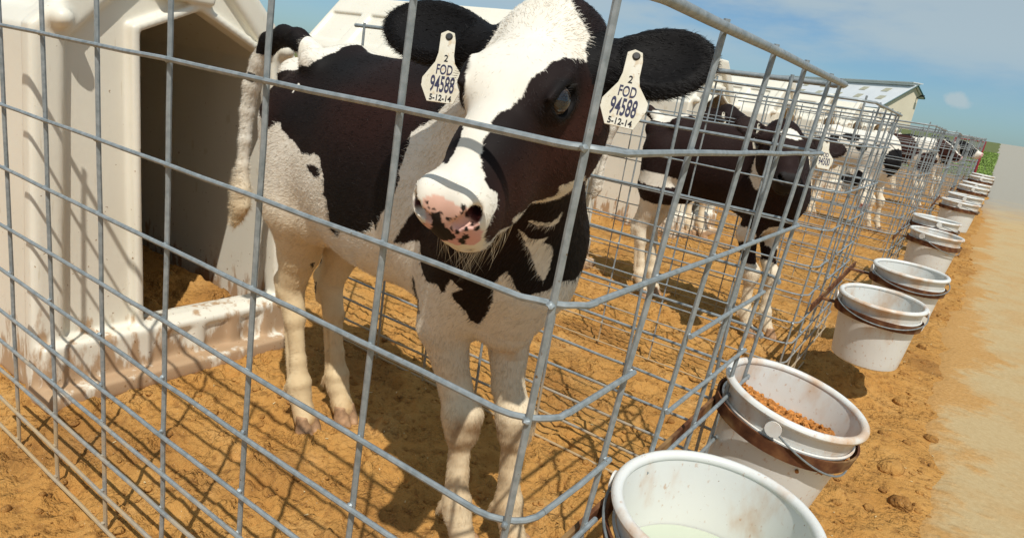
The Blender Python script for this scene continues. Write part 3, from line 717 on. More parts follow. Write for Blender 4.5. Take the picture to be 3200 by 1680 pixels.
    def earfn(s, p):
        q = ((p - s.M.astype(np.float32)) @ s.T.T.astype(np.float32)); d = None
        for b, m, t, w, nn in s.ears:
            b = np.array(b); t = np.array(t); ax = (t - b)/np.linalg.norm(t - b)
            nn = np.array(nn); nn = nn - ax*(nn @ ax); nn /= np.linalg.norm(nn); wd = np.cross(nn, ax)
            Mx = np.stack([ax, wd, nn])
            L = np.linalg.norm(t - b)
            e = d_ell(q, b + ax*L*.60, (L*.47, w, .017), Mx)
            e = smin(e, d_ell(q, b + ax*L*.38, (L*.42, w*.70, .018), Mx), .02)
            e = smin(e, d_cone(q, b, b + ax*L*.25, .032, .024), .03)
            e = smax(e, -d_ell(q, b + ax*L*.60 + nn*.020, (L*.40, w*.80, .018), Mx), .006)   # cupped inner side
            d = e if d is None else np.minimum(d, e)
        return d
    def hoofless(s, p):
        d = s.body(p)
        near = np.linalg.norm(p - s.M.astype(np.float32), axis=-1) < .45
        if near.any():
            pn = p[near]; h = s.head(pn); dn = smin(d[near], h, .05); dn = smin(dn, s.earfn(pn), .018); d = d.copy(); d[near] = dn
        return np.maximum(d, .028 - p[..., 2])
# ---------------------------------------------------------------- coat markings of the near calf (metres, in two tangent charts of its skin)
HC = (-.19121,.15846,.92044)
BC = (-.6,.5,.68)
HE1 = (.79977,.58181,.14788)
HE2 = (-.15535,-.03737,.98715)
BE1 = (.73189,.67165,.11504)
BE2 = (-.22449,.07826,.97133)
HW = {'blaze': [(-.0119,.1513),(-.0254,.1289),(-.0331,.112),(-.0411,.1014),(-.0453,.0919),(-.046,.0754),(-.0487,.0649),(-.049,.0501),(-.0507,.0383),(-.0521,.0253),(-.0521,.0122),(-.0503,-.0024),(-.0528,-.016),(-.0559,-.0271),(-.061,-.0391),(-.0656,-.046),(-.0805,-.0488),(-.097,-.0517),(-.1195,-.0638),(-.1242,-.0815),(-.125,-.0997),(-.1256,-.1291),(-.1102,-.1483),(-.0913,-.157),(-.0702,-.1666),(-.046,-.1634),(-.0317,-.1545),(-.0236,-.141),(-.0231,-.1253),(-.0178,-.1102),(-.0116,-.0952),(-.009,-.0851),(-.0117,-.0779),(-.0227,-.0648),(-.0273,-.0524),(-.0287,-.0418),(-.0266,-.031),(-.0234,-.0178),(-.0167,-.0068),(-.0133,.0023),(-.0076,.0091),(.0065,.0161),(.0207,.03),(.0255,.0417),(.0326,.051),(.0447,.0606),(.0571,.0706),(.0756,.077),(.0984,.0763),(.1084,.0708),(.1152,.0714),(.1135,.0819),(.11,.1045),(.102,.1195),(.0959,.1326),(.0889,.1481),(.0837,.1728),(.0718,.1915),(.0286,.1945),(.0021,.1766)],'jaw_strip': [(.0054,-.1361),(.0089,-.118),(.0126,-.1146),(.023,-.1111),(.0337,-.1054),(.0434,-.1059),(.0546,-.1041),(.0646,-.1009),(.0717,-.0959),(.0709,-.0852),(.0762,-.0826),(.086,-.0791),(.1092,-.072),(.11,-.0793),(.0887,-.095),(.0819,-.102),(.0733,-.1082),(.0642,-.1135),(.0574,-.1109),(.0436,-.1132),(.0321,-.1199),(.0243,-.1261),(.0142,-.132)]}
HP = {'nose': [(-.0923,-.0831),(-.0863,-.0813),(-.0774,-.0787),(-.0695,-.0808),(-.0592,-.0844),(-.0513,-.0901),(-.0437,-.0899),(-.0363,-.0924),(-.0298,-.099),(-.0269,-.1017),(-.0296,-.1093),(-.0257,-.1199),(-.0287,-.1333),(-.0378,-.1414),(-.0467,-.1393),(-.0561,-.1405),(-.0677,-.1366),(-.0781,-.1371),(-.0889,-.1312),(-.0969,-.1276),(-.0992,-.1201),(-.0952,-.1129),(-.0903,-.112),(-.091,-.1066),(-.0917,-.0984),(-.0925,-.0903)],'blot': [(-.0867,-.1011),(-.0814,-.0991),(-.0768,-.0994),(-.0698,-.0961),(-.0676,-.0982),(-.0712,-.1019),(-.0747,-.1022),(-.0704,-.1078),(-.0691,-.1143),(-.0647,-.1177),(-.0609,-.1211),(-.0574,-.1269),(-.056,-.1297),(-.061,-.1323),(-.0673,-.1342),(-.0781,-.1364),(-.0858,-.1322),(-.0909,-.1301),(-.0953,-.1259),(-.0972,-.1186),(-.0939,-.1211),(-.0878,-.1217),(-.0835,-.1158),(-.0857,-.1141),(-.0815,-.1086),(-.0865,-.1067)],'blot2': [(-.0678,-.1028),(-.0631,-.1035),(-.0591,-.103),(-.0604,-.1073),(-.0635,-.1088),(-.0657,-.1067)],'blot3': [(-.0467,-.1223),(-.0417,-.1228),(-.041,-.1279),(-.0459,-.132),(-.0454,-.1377),(-.0512,-.1385),(-.055,-.131),(-.0489,-.1275)]}
BB = {'barrel': [(-.4351,.3538),(-.3639,.325),(-.3275,.3312),(-.2744,.3145),(-.2506,.3148),(-.2301,.3288),(-.1996,.3504),(-.1856,.3694),(-.1498,.3843),(-.1218,.3489),(-.0545,.3274),(-.0083,.3536),(.0658,.2519),(.0783,.2797),(.0543,.2169),(.0305,.1864),(.0102,.1653),(-.0144,.1543),(-.0271,.1465),(-.0342,.1191),(-.0414,.0976),(-.0506,.0763),(-.0487,.0617),(-.0581,.0367),(-.0666,.0223),(-.0692,.0076),(-.0819,.0031),(-.0927,-.019),(-.0997,-.0366),(-.1022,-.0173),(-.1103,-.0351),(-.1258,-.0417),(-.1473,-.0365),(-.1571,-.045),(-.1742,-.0333),(-.1867,-.0529),(-.2012,-.0343),(-.2013,.003),(-.2054,.0273),(-.2108,.0334),(-.2088,.0674),(-.2129,.0915),(-.2174,.1119),(-.2296,.1218),(-.237,.1175),(-.2623,.1216),(-.2698,.1368),(-.2879,.1553),(-.3121,.1759),(-.3139,.1907),(-.325,.1935),(-.3366,.1839),(-.3504,.1766),(-.3633,.2039)],'flank_spot': [(-.2501,.098),(-.2349,.0978),(-.2177,.0878),(-.2184,.0698),(-.2308,.0712),(-.243,.0833)],'bib': [(-.0647,-.0573),(-.0312,-.0045),(.0346,.0567),(.1153,.0737),(.2325,.128),(.2832,.1618),(.2841,.0712),(.3429,.0148),(.3204,-.056),(.2946,-.0871),(.2628,-.1148),(.2328,-.1152),(.2162,-.1197),(.2051,-.1287),(.1785,-.1335),(.1736,-.14),(.1647,-.1371),(.1491,-.1271),(.1414,-.1116),(.1317,-.0927),(.1211,-.1004),(.1117,-.1181),(.1118,-.1486),(.1074,-.1734),(.1001,-.1904),(.0936,-.2005),(.0777,-.1917),(.0689,-.1735),(.0582,-.1616),(.0494,-.1527),(.0427,-.1384),(.0591,-.1289),(.0481,-.1196),(.0408,-.1123),(.0358,-.1228),(.0319,-.1384),(.0253,-.1375),(.0197,-.1248),(-.0007,-.1226),(-.0065,-.1079),(-.0115,-.089),(-.0121,-.0499)],'streak': [(-.0253,-.1127),(-.0227,-.1286),(-.0148,-.1693),(-.0136,-.1896),(-.0191,-.1892),(-.0246,-.1532),(-.0268,-.1252)],'spot_a': [(-.284,-.1245),(-.2754,-.1242),(-.2874,-.1545),(-.2808,-.1403),(-.2851,-.1318)],'spot_b': [(-.3092,-.1879),(-.2929,-.1858),(-.2949,-.2092),(-.3025,-.2344),(-.3114,-.2195),(-.2971,-.1892)]}
BW = {'throat': [(.1394,-.0218),(.149,-.0295),(.1579,-.0359),(.1681,-.0394),(.1896,-.0368),(.1825,-.0441),(.2,-.0511),(.2042,-.0614),(.2041,-.0789),(.2026,-.0902),(.1967,-.1117),(.1824,-.0996),(.1632,-.0615),(.1464,-.0351)],'throat2': [(.1512,-.0093),(.1587,-.0092),(.1684,-.0114),(.1769,-.0129),(.1903,-.0121),(.2003,-.0029),(.2054,.0047),(.206,-.0028),(.1999,-.0137),(.1903,-.0184),(.1746,-.0168),(.1667,-.0176),(.1583,-.0146)],'hip_white': [(-.2831,.2737),(-.2765,.2788),(-.2713,.2727),(-.2883,.2575)]}
HS = [(-.0882,-.0877,.0019),(-.0842,-.093,.0015),(-.0898,-.0965,.0009),(-.08,-.0953,.001),(-.0455,-.0916,.0028),(-.0476,-.0973,.0017),(-.0433,-.1021,.0024),(-.0575,-.1021,.0009),(-.0541,-.1017,.0009),(-.0565,-.1051,.0011),(-.0609,-.1165,.0018),(-.0543,-.1203,.0028),(-.0432,-.1165,.0024),(-.0366,-.1116,.002),(-.0323,-.1159,.002),(-.0298,-.1132,.0011),(-.0941,-.1141,.001),(-.0937,-.1194,.001),(-.0593,-.12,.0008)]
# ---------------------------------------------------------------- calves
BLACK = np.array([.0075,.0062,.006]); BROWN = np.array([.026,.0095,.0065]); WHITE = np.array([.78,.73,.63]); CREAM = np.array([.72,.56,.33])
PINK = np.array([.70,.40,.385]); DIRT = np.array([.22,.11,.035])
def lerp(a, b, t): return a + (b - a)*t[..., None]
def sm(x, a, b): t = np.clip((x - a)/(b - a), 0, 1); return t*t*(3 - 2*t)
def polys(u, v, D): 
    r = np.zeros(u.shape, bool)
    for q in D.values(): r |= in_poly(u, v, q)
    return r
def coat_near(cf, P):
    """black and white of the nearest calf at points P"""
    P = np.asarray(P, float); P32 = P.astype(np.float32)
    wob = (np.stack([fbm(P*90, 2, 3), fbm(P*90, 2, 7)], -1))*.006
    hd = np.minimum(cf.head(P32), cf.earfn(P32)); bd = cf.body(P32); ish = hd < bd
    u = (P - np.array(HC)) @ np.array(HE1) + wob[:, 0]; v = (P - np.array(HC)) @ np.array(HE2) + wob[:, 1]
    bu = (P - np.array(BC)) @ np.array(BE1) + wob[:, 0]; bv = (P - np.array(BC)) @ np.array(BE2) + wob[:, 1]
    q = (P - cf.M) @ cf.T.T
    base = lerp(WHITE, CREAM, .75*sm(P[:, 2], .66, .25) + .0*u)
    base = lerp(base, CREAM*1.0, .80*sm(P[:, 2], .72, .45)*sm(P[:, 0], -.70, -.9))
    dk = lerp(np.tile(BLACK, (len(P), 1)), BROWN, np.clip(.25 + 2.2*fbm(P*7, 2, 11) + .8*sm(q[:, 1], .02, .10)*0, 0, 1))
    # body
    blk = polys(bu, bv, BB) & ~polys(bu, bv, BW)
    tailz = (P[:, 0] < -1.145) & (P[:, 2] > .40) | (P[:, 0] < -1.11) & (P[:, 2] > .955)
    tb = (P[:, 0] > -1.30) & (P[:, 2] > .935) & (P[:, 0] < -1.12)
    tb2 = (P[:, 2] > .86) & (P[:, 0] < -1.29) & (fbm(P*40, 2, 8) > .06)
    blk = np.where(tailz, tb | tb2, blk)
    low = P[:, 2] < .46
    blk &= ~(low & (P[:, 0] < -.7)) | (polys(bu, bv, {k: BB[k] for k in ('spot_a', 'spot_b')}))
    col = np.where(blk[:, None], dk, base)
    dm = sm(P[:, 2], .55, .12)*np.clip(3.2*fbm(P*np.array([16, 16, 9.]), 4, 31) + .10, 0, 1)*(~blk)
    col = lerp(col, np.array([.42,.25,.10]), .55*dm)
    # mud on the knees and pasterns
    kn = sm(P[:, 2], .345, .310)*sm(P[:, 2], .235, .262)*sm(P[:, 0], -.41, -.375)*(P[:, 0] > -.5)*np.where(P[:, 1] < .49, 1.0, .45)
    col = lerp(col, DIRT, kn*np.clip(.55 + 2.0*fbm(P*45, 3, 4), 0, .9))
    col = lerp(col, np.array([.50,.27,.09]), .8*sm(P[:, 2], .11, .03)*np.clip(.6 + fbm(P*30, 2, 6)*2, 0, 1))
    col = lerp(col, np.array([.62,.36,.12]), .5*sm(P[:, 2], .50, .46)*sm(P[:, 0], -.42, -.35)*(P[:, 2] > .44)*np.clip(.5 + fbm(P*25, 2, 9)*3, 0, 1))
    # head
    wh = polys(u, v, HW)
    hc = np.where(wh[:, None], base, lerp(dk, BROWN*1.7, .85*sm(q[:, 2], .0, -.06)))
    u0, v0 = (P - np.array(HC)) @ np.array(HE1), (P - np.array(HC)) @ np.array(HE2)
    wn = (np.stack([fbm(P*220, 2, 13), fbm(P*220, 2, 17)], -1))*.0022
    pk = in_poly(u0 + wn[:, 0], v0 + wn[:, 1], HP['nose']) & (q[:, 1] > .13)
    sp = in_poly(u0 + wn[:, 0], v0 + wn[:, 1], HP['blot']) | in_poly(u0, v0, HP['blot2']) | in_poly(u0 + wn[:, 0], v0, HP['blot3'])
    for a, b, r in HS: sp |= (u0 + wn[:, 0] - a)**2 + (v0 + wn[:, 1] - b)**2 < (r*1.15)**2
    pcol = lerp(np.tile(PINK, (len(P), 1)), np.array([.74,.46,.36]), sm(v0, -.13, -.105))
    hc = np.where(pk[:, None], pcol, hc); hc = np.where((sp & (q[:, 1] > .12))[:, None], np.array([.022,.017,.014]), hc)
    lipm = (q[:, 1] > .11) & (q[:, 2] < -.088) & (q[:, 0] < .036) & ~wh & ~pk
    hc = np.where(lipm[:, None], base*.95, hc)
    for sg in (-1, 1):
        nd = d_cone(q.astype(np.float32), (sg*.034, .192, -.0195), (sg*.031, .162, -.030), .0085, .0065)
        hc = lerp(hc, np.array([.075,.022,.020]), sm(nd, .0035, .0))  # dark maroon painted into the nostril pits as their inner shade
    # stain of milk and rust on the bridge above the nose
    st = np.exp(-(((u0 + .138)/.016)**2 + ((v0 + .098)/.008)**2))
    hc = lerp(hc, np.array([.66,.36,.13]), np.clip(st*.8, 0, .8))
    ear = cf.earfn(P32) < cf.head(P32)
    hc = np.where(ear[:, None], BLACK*.7, hc)
    eyel = np.minimum(np.linalg.norm(q - np.array([.068,0,-.006]), axis=1), np.linalg.norm(q - np.array([-.068,0,-.006]), axis=1))
    hc = lerp(hc, BLACK*.9, sm(eyel, .029, .022))
    # small grazes of dust
    col = np.where(ish[:, None], hc, col)
    return np.concatenate([np.clip(col, .004, 1), np.ones((len(P), 1))], 1), ish, ear, pk | (sp & (q[:, 1] > .12))
def normals(cf, P):
    e = .003; n = np.stack([cf.hoofless((P + d).astype(np.float32)) - cf.hoofless((P - d).astype(np.float32)) for d in np.eye(3)*e], -1).astype(float)
    return n/np.maximum(np.linalg.norm(n, axis=1), 1e-6)[:, None]
def sample(v, q, n, wt=None):
    a, b, c, d = [v[q[:, i]] for i in range(4)]
    ar = .5*np.linalg.norm(np.cross(c - a, d - b), axis=1)
    if wt is not None: ar = ar*wt
    f = RNG.choice(len(q), n, p=ar/ar.sum()); s, t = RNG.random((2, n))
    s, t = s[:, None], t[:, None]
    return (a[f]*(1-s)*(1-t) + b[f]*s*(1-t) + c[f]*s*t + d[f]*(1-s)*t)
def fur(name, parent, roots, nrm, flow, length, col, rad=.0003, lift=.45, K=5, droop=.25, spread=.30):
    n = len(roots)
    f = flow - nrm*(flow*nrm).sum(1)[:, None]; f /= np.maximum(np.linalg.norm(f, axis=1), 1e-6)[:, None]
    f = f + (np.zeros(n) + spread)[:, None]*RNG.normal(size=(n, 3)); f = f - nrm*(f*nrm).sum(1)[:, None]*.8; f /= np.maximum(np.linalg.norm(f, axis=1), 1e-6)[:, None]
    L = (length*(.65 + .6*RNG.random(n)))[:, None]; t = np.linspace(0, 1, K)[None, :, None]
    lf = (np.zeros(n) + lift)[:, None, None]*(.6 + .8*RNG.random(n))[:, None, None]
    P = roots[:, None] - nrm[:, None]*.0012 + L[:, None]*(f[:, None]*t + nrm[:, None]*lf*(t - .55*t*t)) + np.array([0, 0, -1.0])*(L[:, None]*droop*t*t)
    hc = bpy.data.hair_curves.new(name); hc.add_curves([K]*n)
    hc.attributes['position'].data.foreach_set('vector', P.astype(np.float32).ravel()) if 'position' in hc.attributes else hc.points.foreach_set('position', P.astype(np.float32).ravel())
    rr = np.tile(rad*np.array([1, .95, .8, .55, .12])[:K], n).astype(np.float32)
    ra = hc.attributes.get('radius') or hc.attributes.new('radius', 'FLOAT', 'POINT'); ra.data.foreach_set('value', rr)
    ca = hc.attributes.new('coat', 'FLOAT_COLOR', 'CURVE'); dkh = col[:, :3].max(1) < .08; v = np.where(dkh, .5 + 2.2*RNG.random(n)**2, .80 + .38*RNG.random(n))[:, None]
    cc = np.concatenate([np.clip(col[:, :3]*v, 0, .95), np.ones((n, 1))], 1); ca.data.foreach_set('color', cc.astype(np.float32).ravel())
    hc.materials.append(M_FUR); return link(name, hc, parent)
M_EYE, en, el, eb = mat('eyeball', .04, .6); 
eq = en.new('ShaderNodeTexCoord'); es = en.new('ShaderNodeSeparateXYZ'); el.new(eq.outputs['Object'], es.inputs[0])
el.new(ramp(en, el, es.outputs['Z'], [(.0, (.40,.36,.33)), (.0080, (.36,.30,.26)), (.0092, (.012,.008,.006)), (.0125, (.060,.036,.020)), (.0158, (.010,.011,.014))]), eb.inputs['Base Color'])
eb.inputs['Coat Weight'].default_value = .3; eb.inputs['Coat Roughness'].default_value = .02
M_HOOF = flat('hoof_horn', (.36,.21,.11), .55, .3, 0, .35, 60)
def make_tag():
    m, n, l, b = mat('ear_tag_plastic', .5, .35)
    a = noise(n, l, 40, 5); s = noise(n, l, 260, 3)
    col = ramp(n, l, a, [(.3, (.60,.54,.40)), (.6, (.68,.64,.53))])
    col = mixc(n, l, mth(n, l, 'MULTIPLY', sstep(n, l, noise(n, l, 75, 5), .54, .70), .7), col, (.45,.29,.12))
    col = mixc(n, l, mth(n, l, 'MULTIPLY', sstep(n, l, s, .66, .72), .7), col, (.25,.14,.06))
    l.new(col, b.inputs['Base Color']); return m
M_TAG = make_tag(); M_INK = flat('tag_ink', (.035,.035,.075), .6, .2); M_PEN = flat('marker_ink', (.015,.015,.02), .6, .2)
M_STUD = flat('tag_stud', (.02,.018,.016), .4, .4)
def hoof_mesh():
    def f(p):
        d = None
        for sy in (-1, 1):
            c = smin(d_cone(p, (.0, sy*.011, .052), (.012, sy*.014, .014), .0185, .0205), d_cone(p, (.012, sy*.014, .012), (.034, sy*.012, .006), .0175, .0105), .012)
            d = c if d is None else smin(d, c, .002)
        return smax(np.maximum(d, -p[..., 2] - .006), p[..., 2] - .056, .004)
    v, q = sdf_mesh(f, (-.04, -.045, -.012), (.06, .045, .07), .0035); return grid_mesh('hoof', v, q, M_HOOF)
HOOFM = hoof_mesh()
TAGP = [(-.014,.004),(-.004,.010),(.008,.007),(.0115,-.006),(.0125,-.030),(.016,-.043),(.0345,-.066),(.0345,-.078),(.0225,-.1085),(-.0205,-.1085),(-.0335,-.084),(-.0335,-.071),(-.0165,-.043),(-.0135,-.028)]
def text_mesh(s, size, m, bold=.0, sx=.75):
    cu = bpy.data.curves.new('lettering', 'FONT'); cu.body = s; cu.size = size; cu.align_x = 'CENTER'; cu.align_y = 'CENTER'; cu.extrude = .00022; cu.offset = bold
    t = bpy.data.objects.new('lettering', cu); C.objects.link(t); bpy.context.view_layer.update()
    me = bpy.data.meshes.new_from_object(t.evaluated_get(bpy.context.evaluated_depsgraph_get())); bpy.data.objects.remove(t)
    me.transform(Matrix.Diagonal((sx, 1, 1, 1))); me.materials.clear(); me.materials.append(m); return me
def ear_tag(parent, O, U, Wd, Nn, rows, k=1.0, label=None):
    """flag-shaped tag hanging from a stud; U right, Wd up, Nn outward"""
    O, U, Wd, Nn = Vector(O), Vector(U), Vector(Wd), Vector(Nn)
    fr = Matrix((U, Wd, Nn)).transposed().to_4x4(); fr.translation = O
    t = MB().prism([(a*k, b*k) for a, b in TAGP], .0018, (0,0,0), (1,0,0), (0,1,0), (0,0,1)).build('ear_tag', M_TAG, parent, False)
    t.matrix_local = fr
    bv = t.modifiers.new('bevel', 'BEVEL'); bv.width = .0006; bv.segments = 2
    if label: t['label'] = label
    s = MB().tube([(0,0,-.008), (0,0,.0022), (0,0,.0045)], [.0062*k, .0062*k, .0045*k], 14).build('stud', M_STUD, t)
    for body, size, y, m, bold, sx in rows:
        o = link('lettering', text_mesh(body, size*k, m, bold*k, sx), t); o.location = (.0005, y*k, .00215)
    return t
def build_calf(name, cf, h, coat, label, group, Mw=Matrix.Identity(4), furn=0, eyes=True):
    v, q = sdf_mesh(cf.hoofless, (-1.5, -.30, 0), (.14, .95, 1.25), h)
    col, ish, ear, nose = coat(cf, v)
    o = link(name, grid_mesh(name, v, q, M_SKIN, col)); tag(o, label, 'calf', group)
    for x, y in cf.hoofs: link('hoof', HOOFM, o, (x - .004, y, .0))
    for sg in (-1, 1):
        e = MB(); n_ = 20; prof = [(.0182*math.sin(a), .0182*math.cos(a)) for a in np.linspace(0.001, math.pi, n_)]
        e = e.lathe(prof, 28).build('eye', M_EYE, o)
        d = Vector(cf.L*sg*.90 + cf.A*.42 + cf.N*.34).normalized(); 
        e.matrix_local = Matrix.Translation(cf.H(sg*.0578, .001, -.0066)) @ d.to_track_quat('Z', 'Y').to_matrix().to_4x4()
    if furn:
        camw = np.ones(len(q)); cen = v[q].mean(1); camw[cen[:, 2] < .05] = .0; camw[cen[:, 2] < .50] *= 1.7
        hdq = ish[q[:, 0]]; camw[hdq] *= 2.3; camw[ear[q[:, 0]]] *= 1.4; camw[nose[q[:, 0]]] = 0
        r = sample(v, q, furn, camw); n_ = normals(cf, r); c2, ih, ie, ns = coat(cf, r)
        keep = ~ns; qh = (r - cf.M) @ cf.T.T
        eyd = np.minimum(np.linalg.norm(qh - np.array([.062,0,-.006]), axis=1), np.linalg.norm(qh - np.array([-.062,0,-.006]), axis=1)); keep &= ~(eyd < .0215)
        keep &= ~((qh[:, 1] > .185) & ih)
        r, n_, c2, ih, ie, qh = r[keep], n_[keep], c2[keep], ih[keep], ie[keep], qh[keep]
        fl = np.tile(np.array([-.85, .06, -.55]), (len(r), 1)); lg = r[:, 2] < .52
        fl[lg] = np.array([-.12, 0, -1]); fl[(r[:, 0] < -1.14)] = np.array([-.25, 0, -1])
        tl = (r[:, 0] < -1.13) & (r[:, 2] > .93); fl[tl] = np.array([-1, 0, .1])
        wh = cf.H(0, -.035, .0); hf = r - wh; fl[ih] = hf[ih]; fl[ih & (qh[:, 1] > .03)] = (-cf.A*.75 + cf.L*0)[None] + hf[ih & (qh[:, 1] > .03)]*.0
        side = ih & (np.abs(qh[:, 0]) > .04) & (qh[:, 1] > -.06); fl[side] = (-cf.A*.7 - cf.N*.8)[None]
        top = ih & (qh[:, 1] < -.045) & (np.abs(qh[:, 0]) < .062); fl[top] = (r - cf.H(0, -.06, -.02))[top] 
        for sg, e in zip((1, -1), cf.ears):
            mk = ie & (qh[:, 0]*sg > 0); ax = np.array(e[2]) - np.array(e[0]); fl[mk] = (cf.L*ax[0] + cf.A*ax[1] + cf.N*ax[2])[None]
        ln = np.where(ie, .013, np.where(ih, .0065, .0105)); ln = np.where(lg & ~ih, .0088, ln); ln = np.where(ih & ~ie, .0065 + .0065*sm(qh[:, 1], -.03, -.12), ln)
        ln = np.where((r[:, 0] < -1.25) & (r[:, 2] < .62), .022, ln)
        fur('hair', o, r, n_, fl, ln, c2, .00024 if h < .006 else .0005, lift=np.where(ie, .30, np.where(r[:, 0] < -1.25, .16, np.where(lg, .55, .42))), spread=np.where(r[:, 0] < -1.2, .10, .28))
    o.matrix_world = Mw
    return o, v, q
near_calf = Calf()
oc, cv_, cq_ = build_calf('calf', near_calf, .0029, coat_near, 'black and white calf with white blaze and speckled pink nose at the nearest wire', 'calves in the pens', furn=FURN)
ROWS = [('2', .0155, -.0365, M_PEN, .0002, .9), ('FOD', .0225, -.0555, M_INK, .0003, .60), ('94588', .0365, -.0800, M_INK, .0006, .44), ('5-12-14', .0135, -.1015, M_PEN, .0003, .86)]
ROWL = ROWS
def tag_frame(cf, l, a, n, roll, face):
    O = Vector(cf.H(l, a, n)); Nn = face.normalized(); up = Vector((0, 0, 1)); up = (up - Nn*up.dot(Nn)).normalized(); U = up.cross(Nn).normalized()
    q = Matrix.Rotation(roll, 3, Nn); return O, q @ U, q @ up, Nn
fv = Vector((.42, -.86, .10))
ear_tag(oc, *tag_frame(near_calf, .1285, -.090, .002, R(-4), Vector((.40,-.80,.30))), ROWS, .83, 'white ear tag printed FOD 94588')
ear_tag(oc, *tag_frame(near_calf, -.1265, -.072, .0, R(1), Vector((.46,-.78,.28))), ROWL, .83, 'white ear tag partly hidden by the brow')
# whiskers on the chin
wr = sample(cv_, cq_, 60000); qh = (wr - near_calf.M) @ near_calf.T.T
k = (qh[:, 1] > .105) & (qh[:, 1] < .195) & (qh[:, 2] < -.086) & (np.linalg.norm(qh, axis=1) < .28)
wr = wr[k & (np.abs(qh[:, 0]) < .036)][:100]; wn_ = normals(near_calf, wr)
fur('whisker', oc, wr, wn_, np.tile(np.array([.1, -.1, -1.0]), (len(wr), 1)), np.full(len(wr), .026), np.tile([.62,.52,.36,1], (len(wr), 1)), .00020, .8, 5, .5)
# eyelashes
M_ = []
for sg in (-1, 1):
    mb = MB()
    for t in np.linspace(-1, 1, 11):
        a0 = Vector(near_calf.H(sg*.0720, .000 + t*.018, .0085 - .004*t*t)); d = Vector(near_calf.L*sg*.75 + near_calf.A*(.35*t + .1) + near_calf.N*(.0))
        mb.tube([a0, a0 + d*.005, a0 + d*.010 + Vector((0, 0, .001))], [.0004, .0003, .0001], 5)
    mb.build('eyelash', M_STUD, oc)
# ---------------------------------------------------------------- the calves further along
def head_frame(A, roll=0.0):
    A = np.asarray(A, float); A /= np.linalg.norm(A); up = np.array([0, 0, 1.0])
    L = np.cross(up, A); L /= np.linalg.norm(L); Nn = np.cross(A, L)
    c, s = math.cos(roll), math.sin(roll); L2 = c*L + s*Nn; N2 = -s*L + c*Nn
    return L2, A, N2
def blobs(P, B):
    d = np.full(len(P), 9.0)
    for x, y, z, rx, ry, rz in B: d = np.minimum(d, np.sqrt(((P[:, 0]-x)/rx)**2 + ((P[:, 1]-y)/ry)**2 + ((P[:, 2]-z)/rz)**2))
    return d
def coat_maker(body_black, head_fn, base_black=False, brown=0.0, legs_white=.30):
    def f(cf, P):
        P = np.asarray(P, float); P32 = P.astype(np.float32); hd = np.minimum(cf.head(P32), cf.earfn(P32)); ish = hd < cf.body(P32); q = (P - cf.M) @ cf.T.T
        wob = fbm(P*9, 3, 5)*.9 + fbm(P*60, 2, 6)*.25
        blk = (blobs(P, body_black) + wob < 1)
        if base_black: blk = ~blk & (P[:, 2] > np.where(P[:, 0] < -.8, legs_white + .16, legs_white) + .06*fbm(P*14, 2, 4))
        base = lerp(WHITE, CREAM, .6*sm(P[:, 2], .6, .2)); dk = lerp(np.tile(BLACK, (len(P), 1)), BROWN*1.6, np.full(len(P), brown))
        col = np.where(blk[:, None], dk, base)
        ear = cf.earfn(P32) < cf.head(P32)
        hb = head_fn(q + (fbm(P*70, 2, 9)*.012)[:, None], ear); hc = np.where(hb[:, None], dk, base)
        ns = (q[:, 1] > .175) & (q[:, 2] < .01)
        hc = np.where(ns[:, None], np.where(hb[:, None], np.array([.02,.017,.016]), PINK), hc)
        col = np.where(ish[:, None], hc, col)
        return np.concatenate([np.clip(col, .004, 1), np.ones((len(P), 1))], 1), ish, ear, ns
    return f
def far_calf(label, shift, A, M, coat, h=.009, roll=0.0, furn=0, ears=None, rz=0.0, tail=None, size=1.0):
    # M: middle of the eyes, already in the frame of the calf before it is moved by shift
    L, A, Nn = head_frame(A, roll)
    cf = Calf(M, L, A, Nn, ears=ears, tail=tail, lean=1.0)
    piv = Vector((-.65, .53, 0)); Mw = Matrix.Translation(shift) @ Matrix.Translation(piv) @ Matrix.Rotation(rz, 4, 'Z') @ Matrix.Scale(size, 4) @ Matrix.Translation(-piv)
    o, v, q = build_calf('calf', cf, h, coat, label, 'calves in the pens', Mw, furn); return o, cf
DROP = [(-1.10,.585,.95,.030),(-1.135,.585,.93,.026),(-1.155,.585,.87,.022),(-1.165,.585,.78,.019),(-1.17,.585,.68,.017),(-1.17,.585,.58,.018),(-1.172,.585,.50,.028),(-1.178,.585,.44,.014),(-1.185,.585,.40,.003)]
E_OUT = [((.072,-.092,-.040),None,(.235,-.110,-.035), .056, (.3,.1,1.0)), ((-.072,-.092,-.040),None,(-.20,-.155,-.02), .050, (-.3,.1,1.0))]
E_DROP = [((.072,-.092,-.040),None,(.225,-.085,-.055), .050, (.3,.3,1.0)), ((-.072,-.092,-.040),None,(-.225,-.085,-.055), .050, (-.3,.3,1.0))]
# second pen: nearly all black, forehead star, looking at the camera
d2 = Vector((.0, 2.10, .0))
h2 = lambda q, ear: ~((np.hypot((q[:, 0]-.004)/.046, (q[:, 1]+.058)/.040) < 1) & (q[:, 2] > -.03)) | ear
c2 = coat_maker([(-.44,.36,.84,.055,.13,.13),(-.62,.5,.50,.20,.3,.05),(-1.03,.58,.97,.10,.13,.04),(-.98,.40,.655,.16,.2,.032),(-1.4,.585,.7,.22,.1,.30),(-.33,.48,.50,.08,.10,.06)], h2, True, .35, .37)
o2, cf2 = far_calf('mostly black calf with white forehead star and ear tag 94500, standing in the second pen', d2, (.36,-.80,-.55), (-.290, .0566, .941), c2, .0062, R(-2), FURN//3, E_OUT, 0, None, .94)
R2 = [('FOD', .0235, -.0550, M_INK, .0004, .60), ('94500', .0400, -.0815, M_INK, .0006, .44)]
ear_tag(o2, *tag_frame(cf2, .150, -.075, .010, R(0), Vector((.50,-.80,.28))), R2, 1.05, 'white ear tag printed FOD 94500')
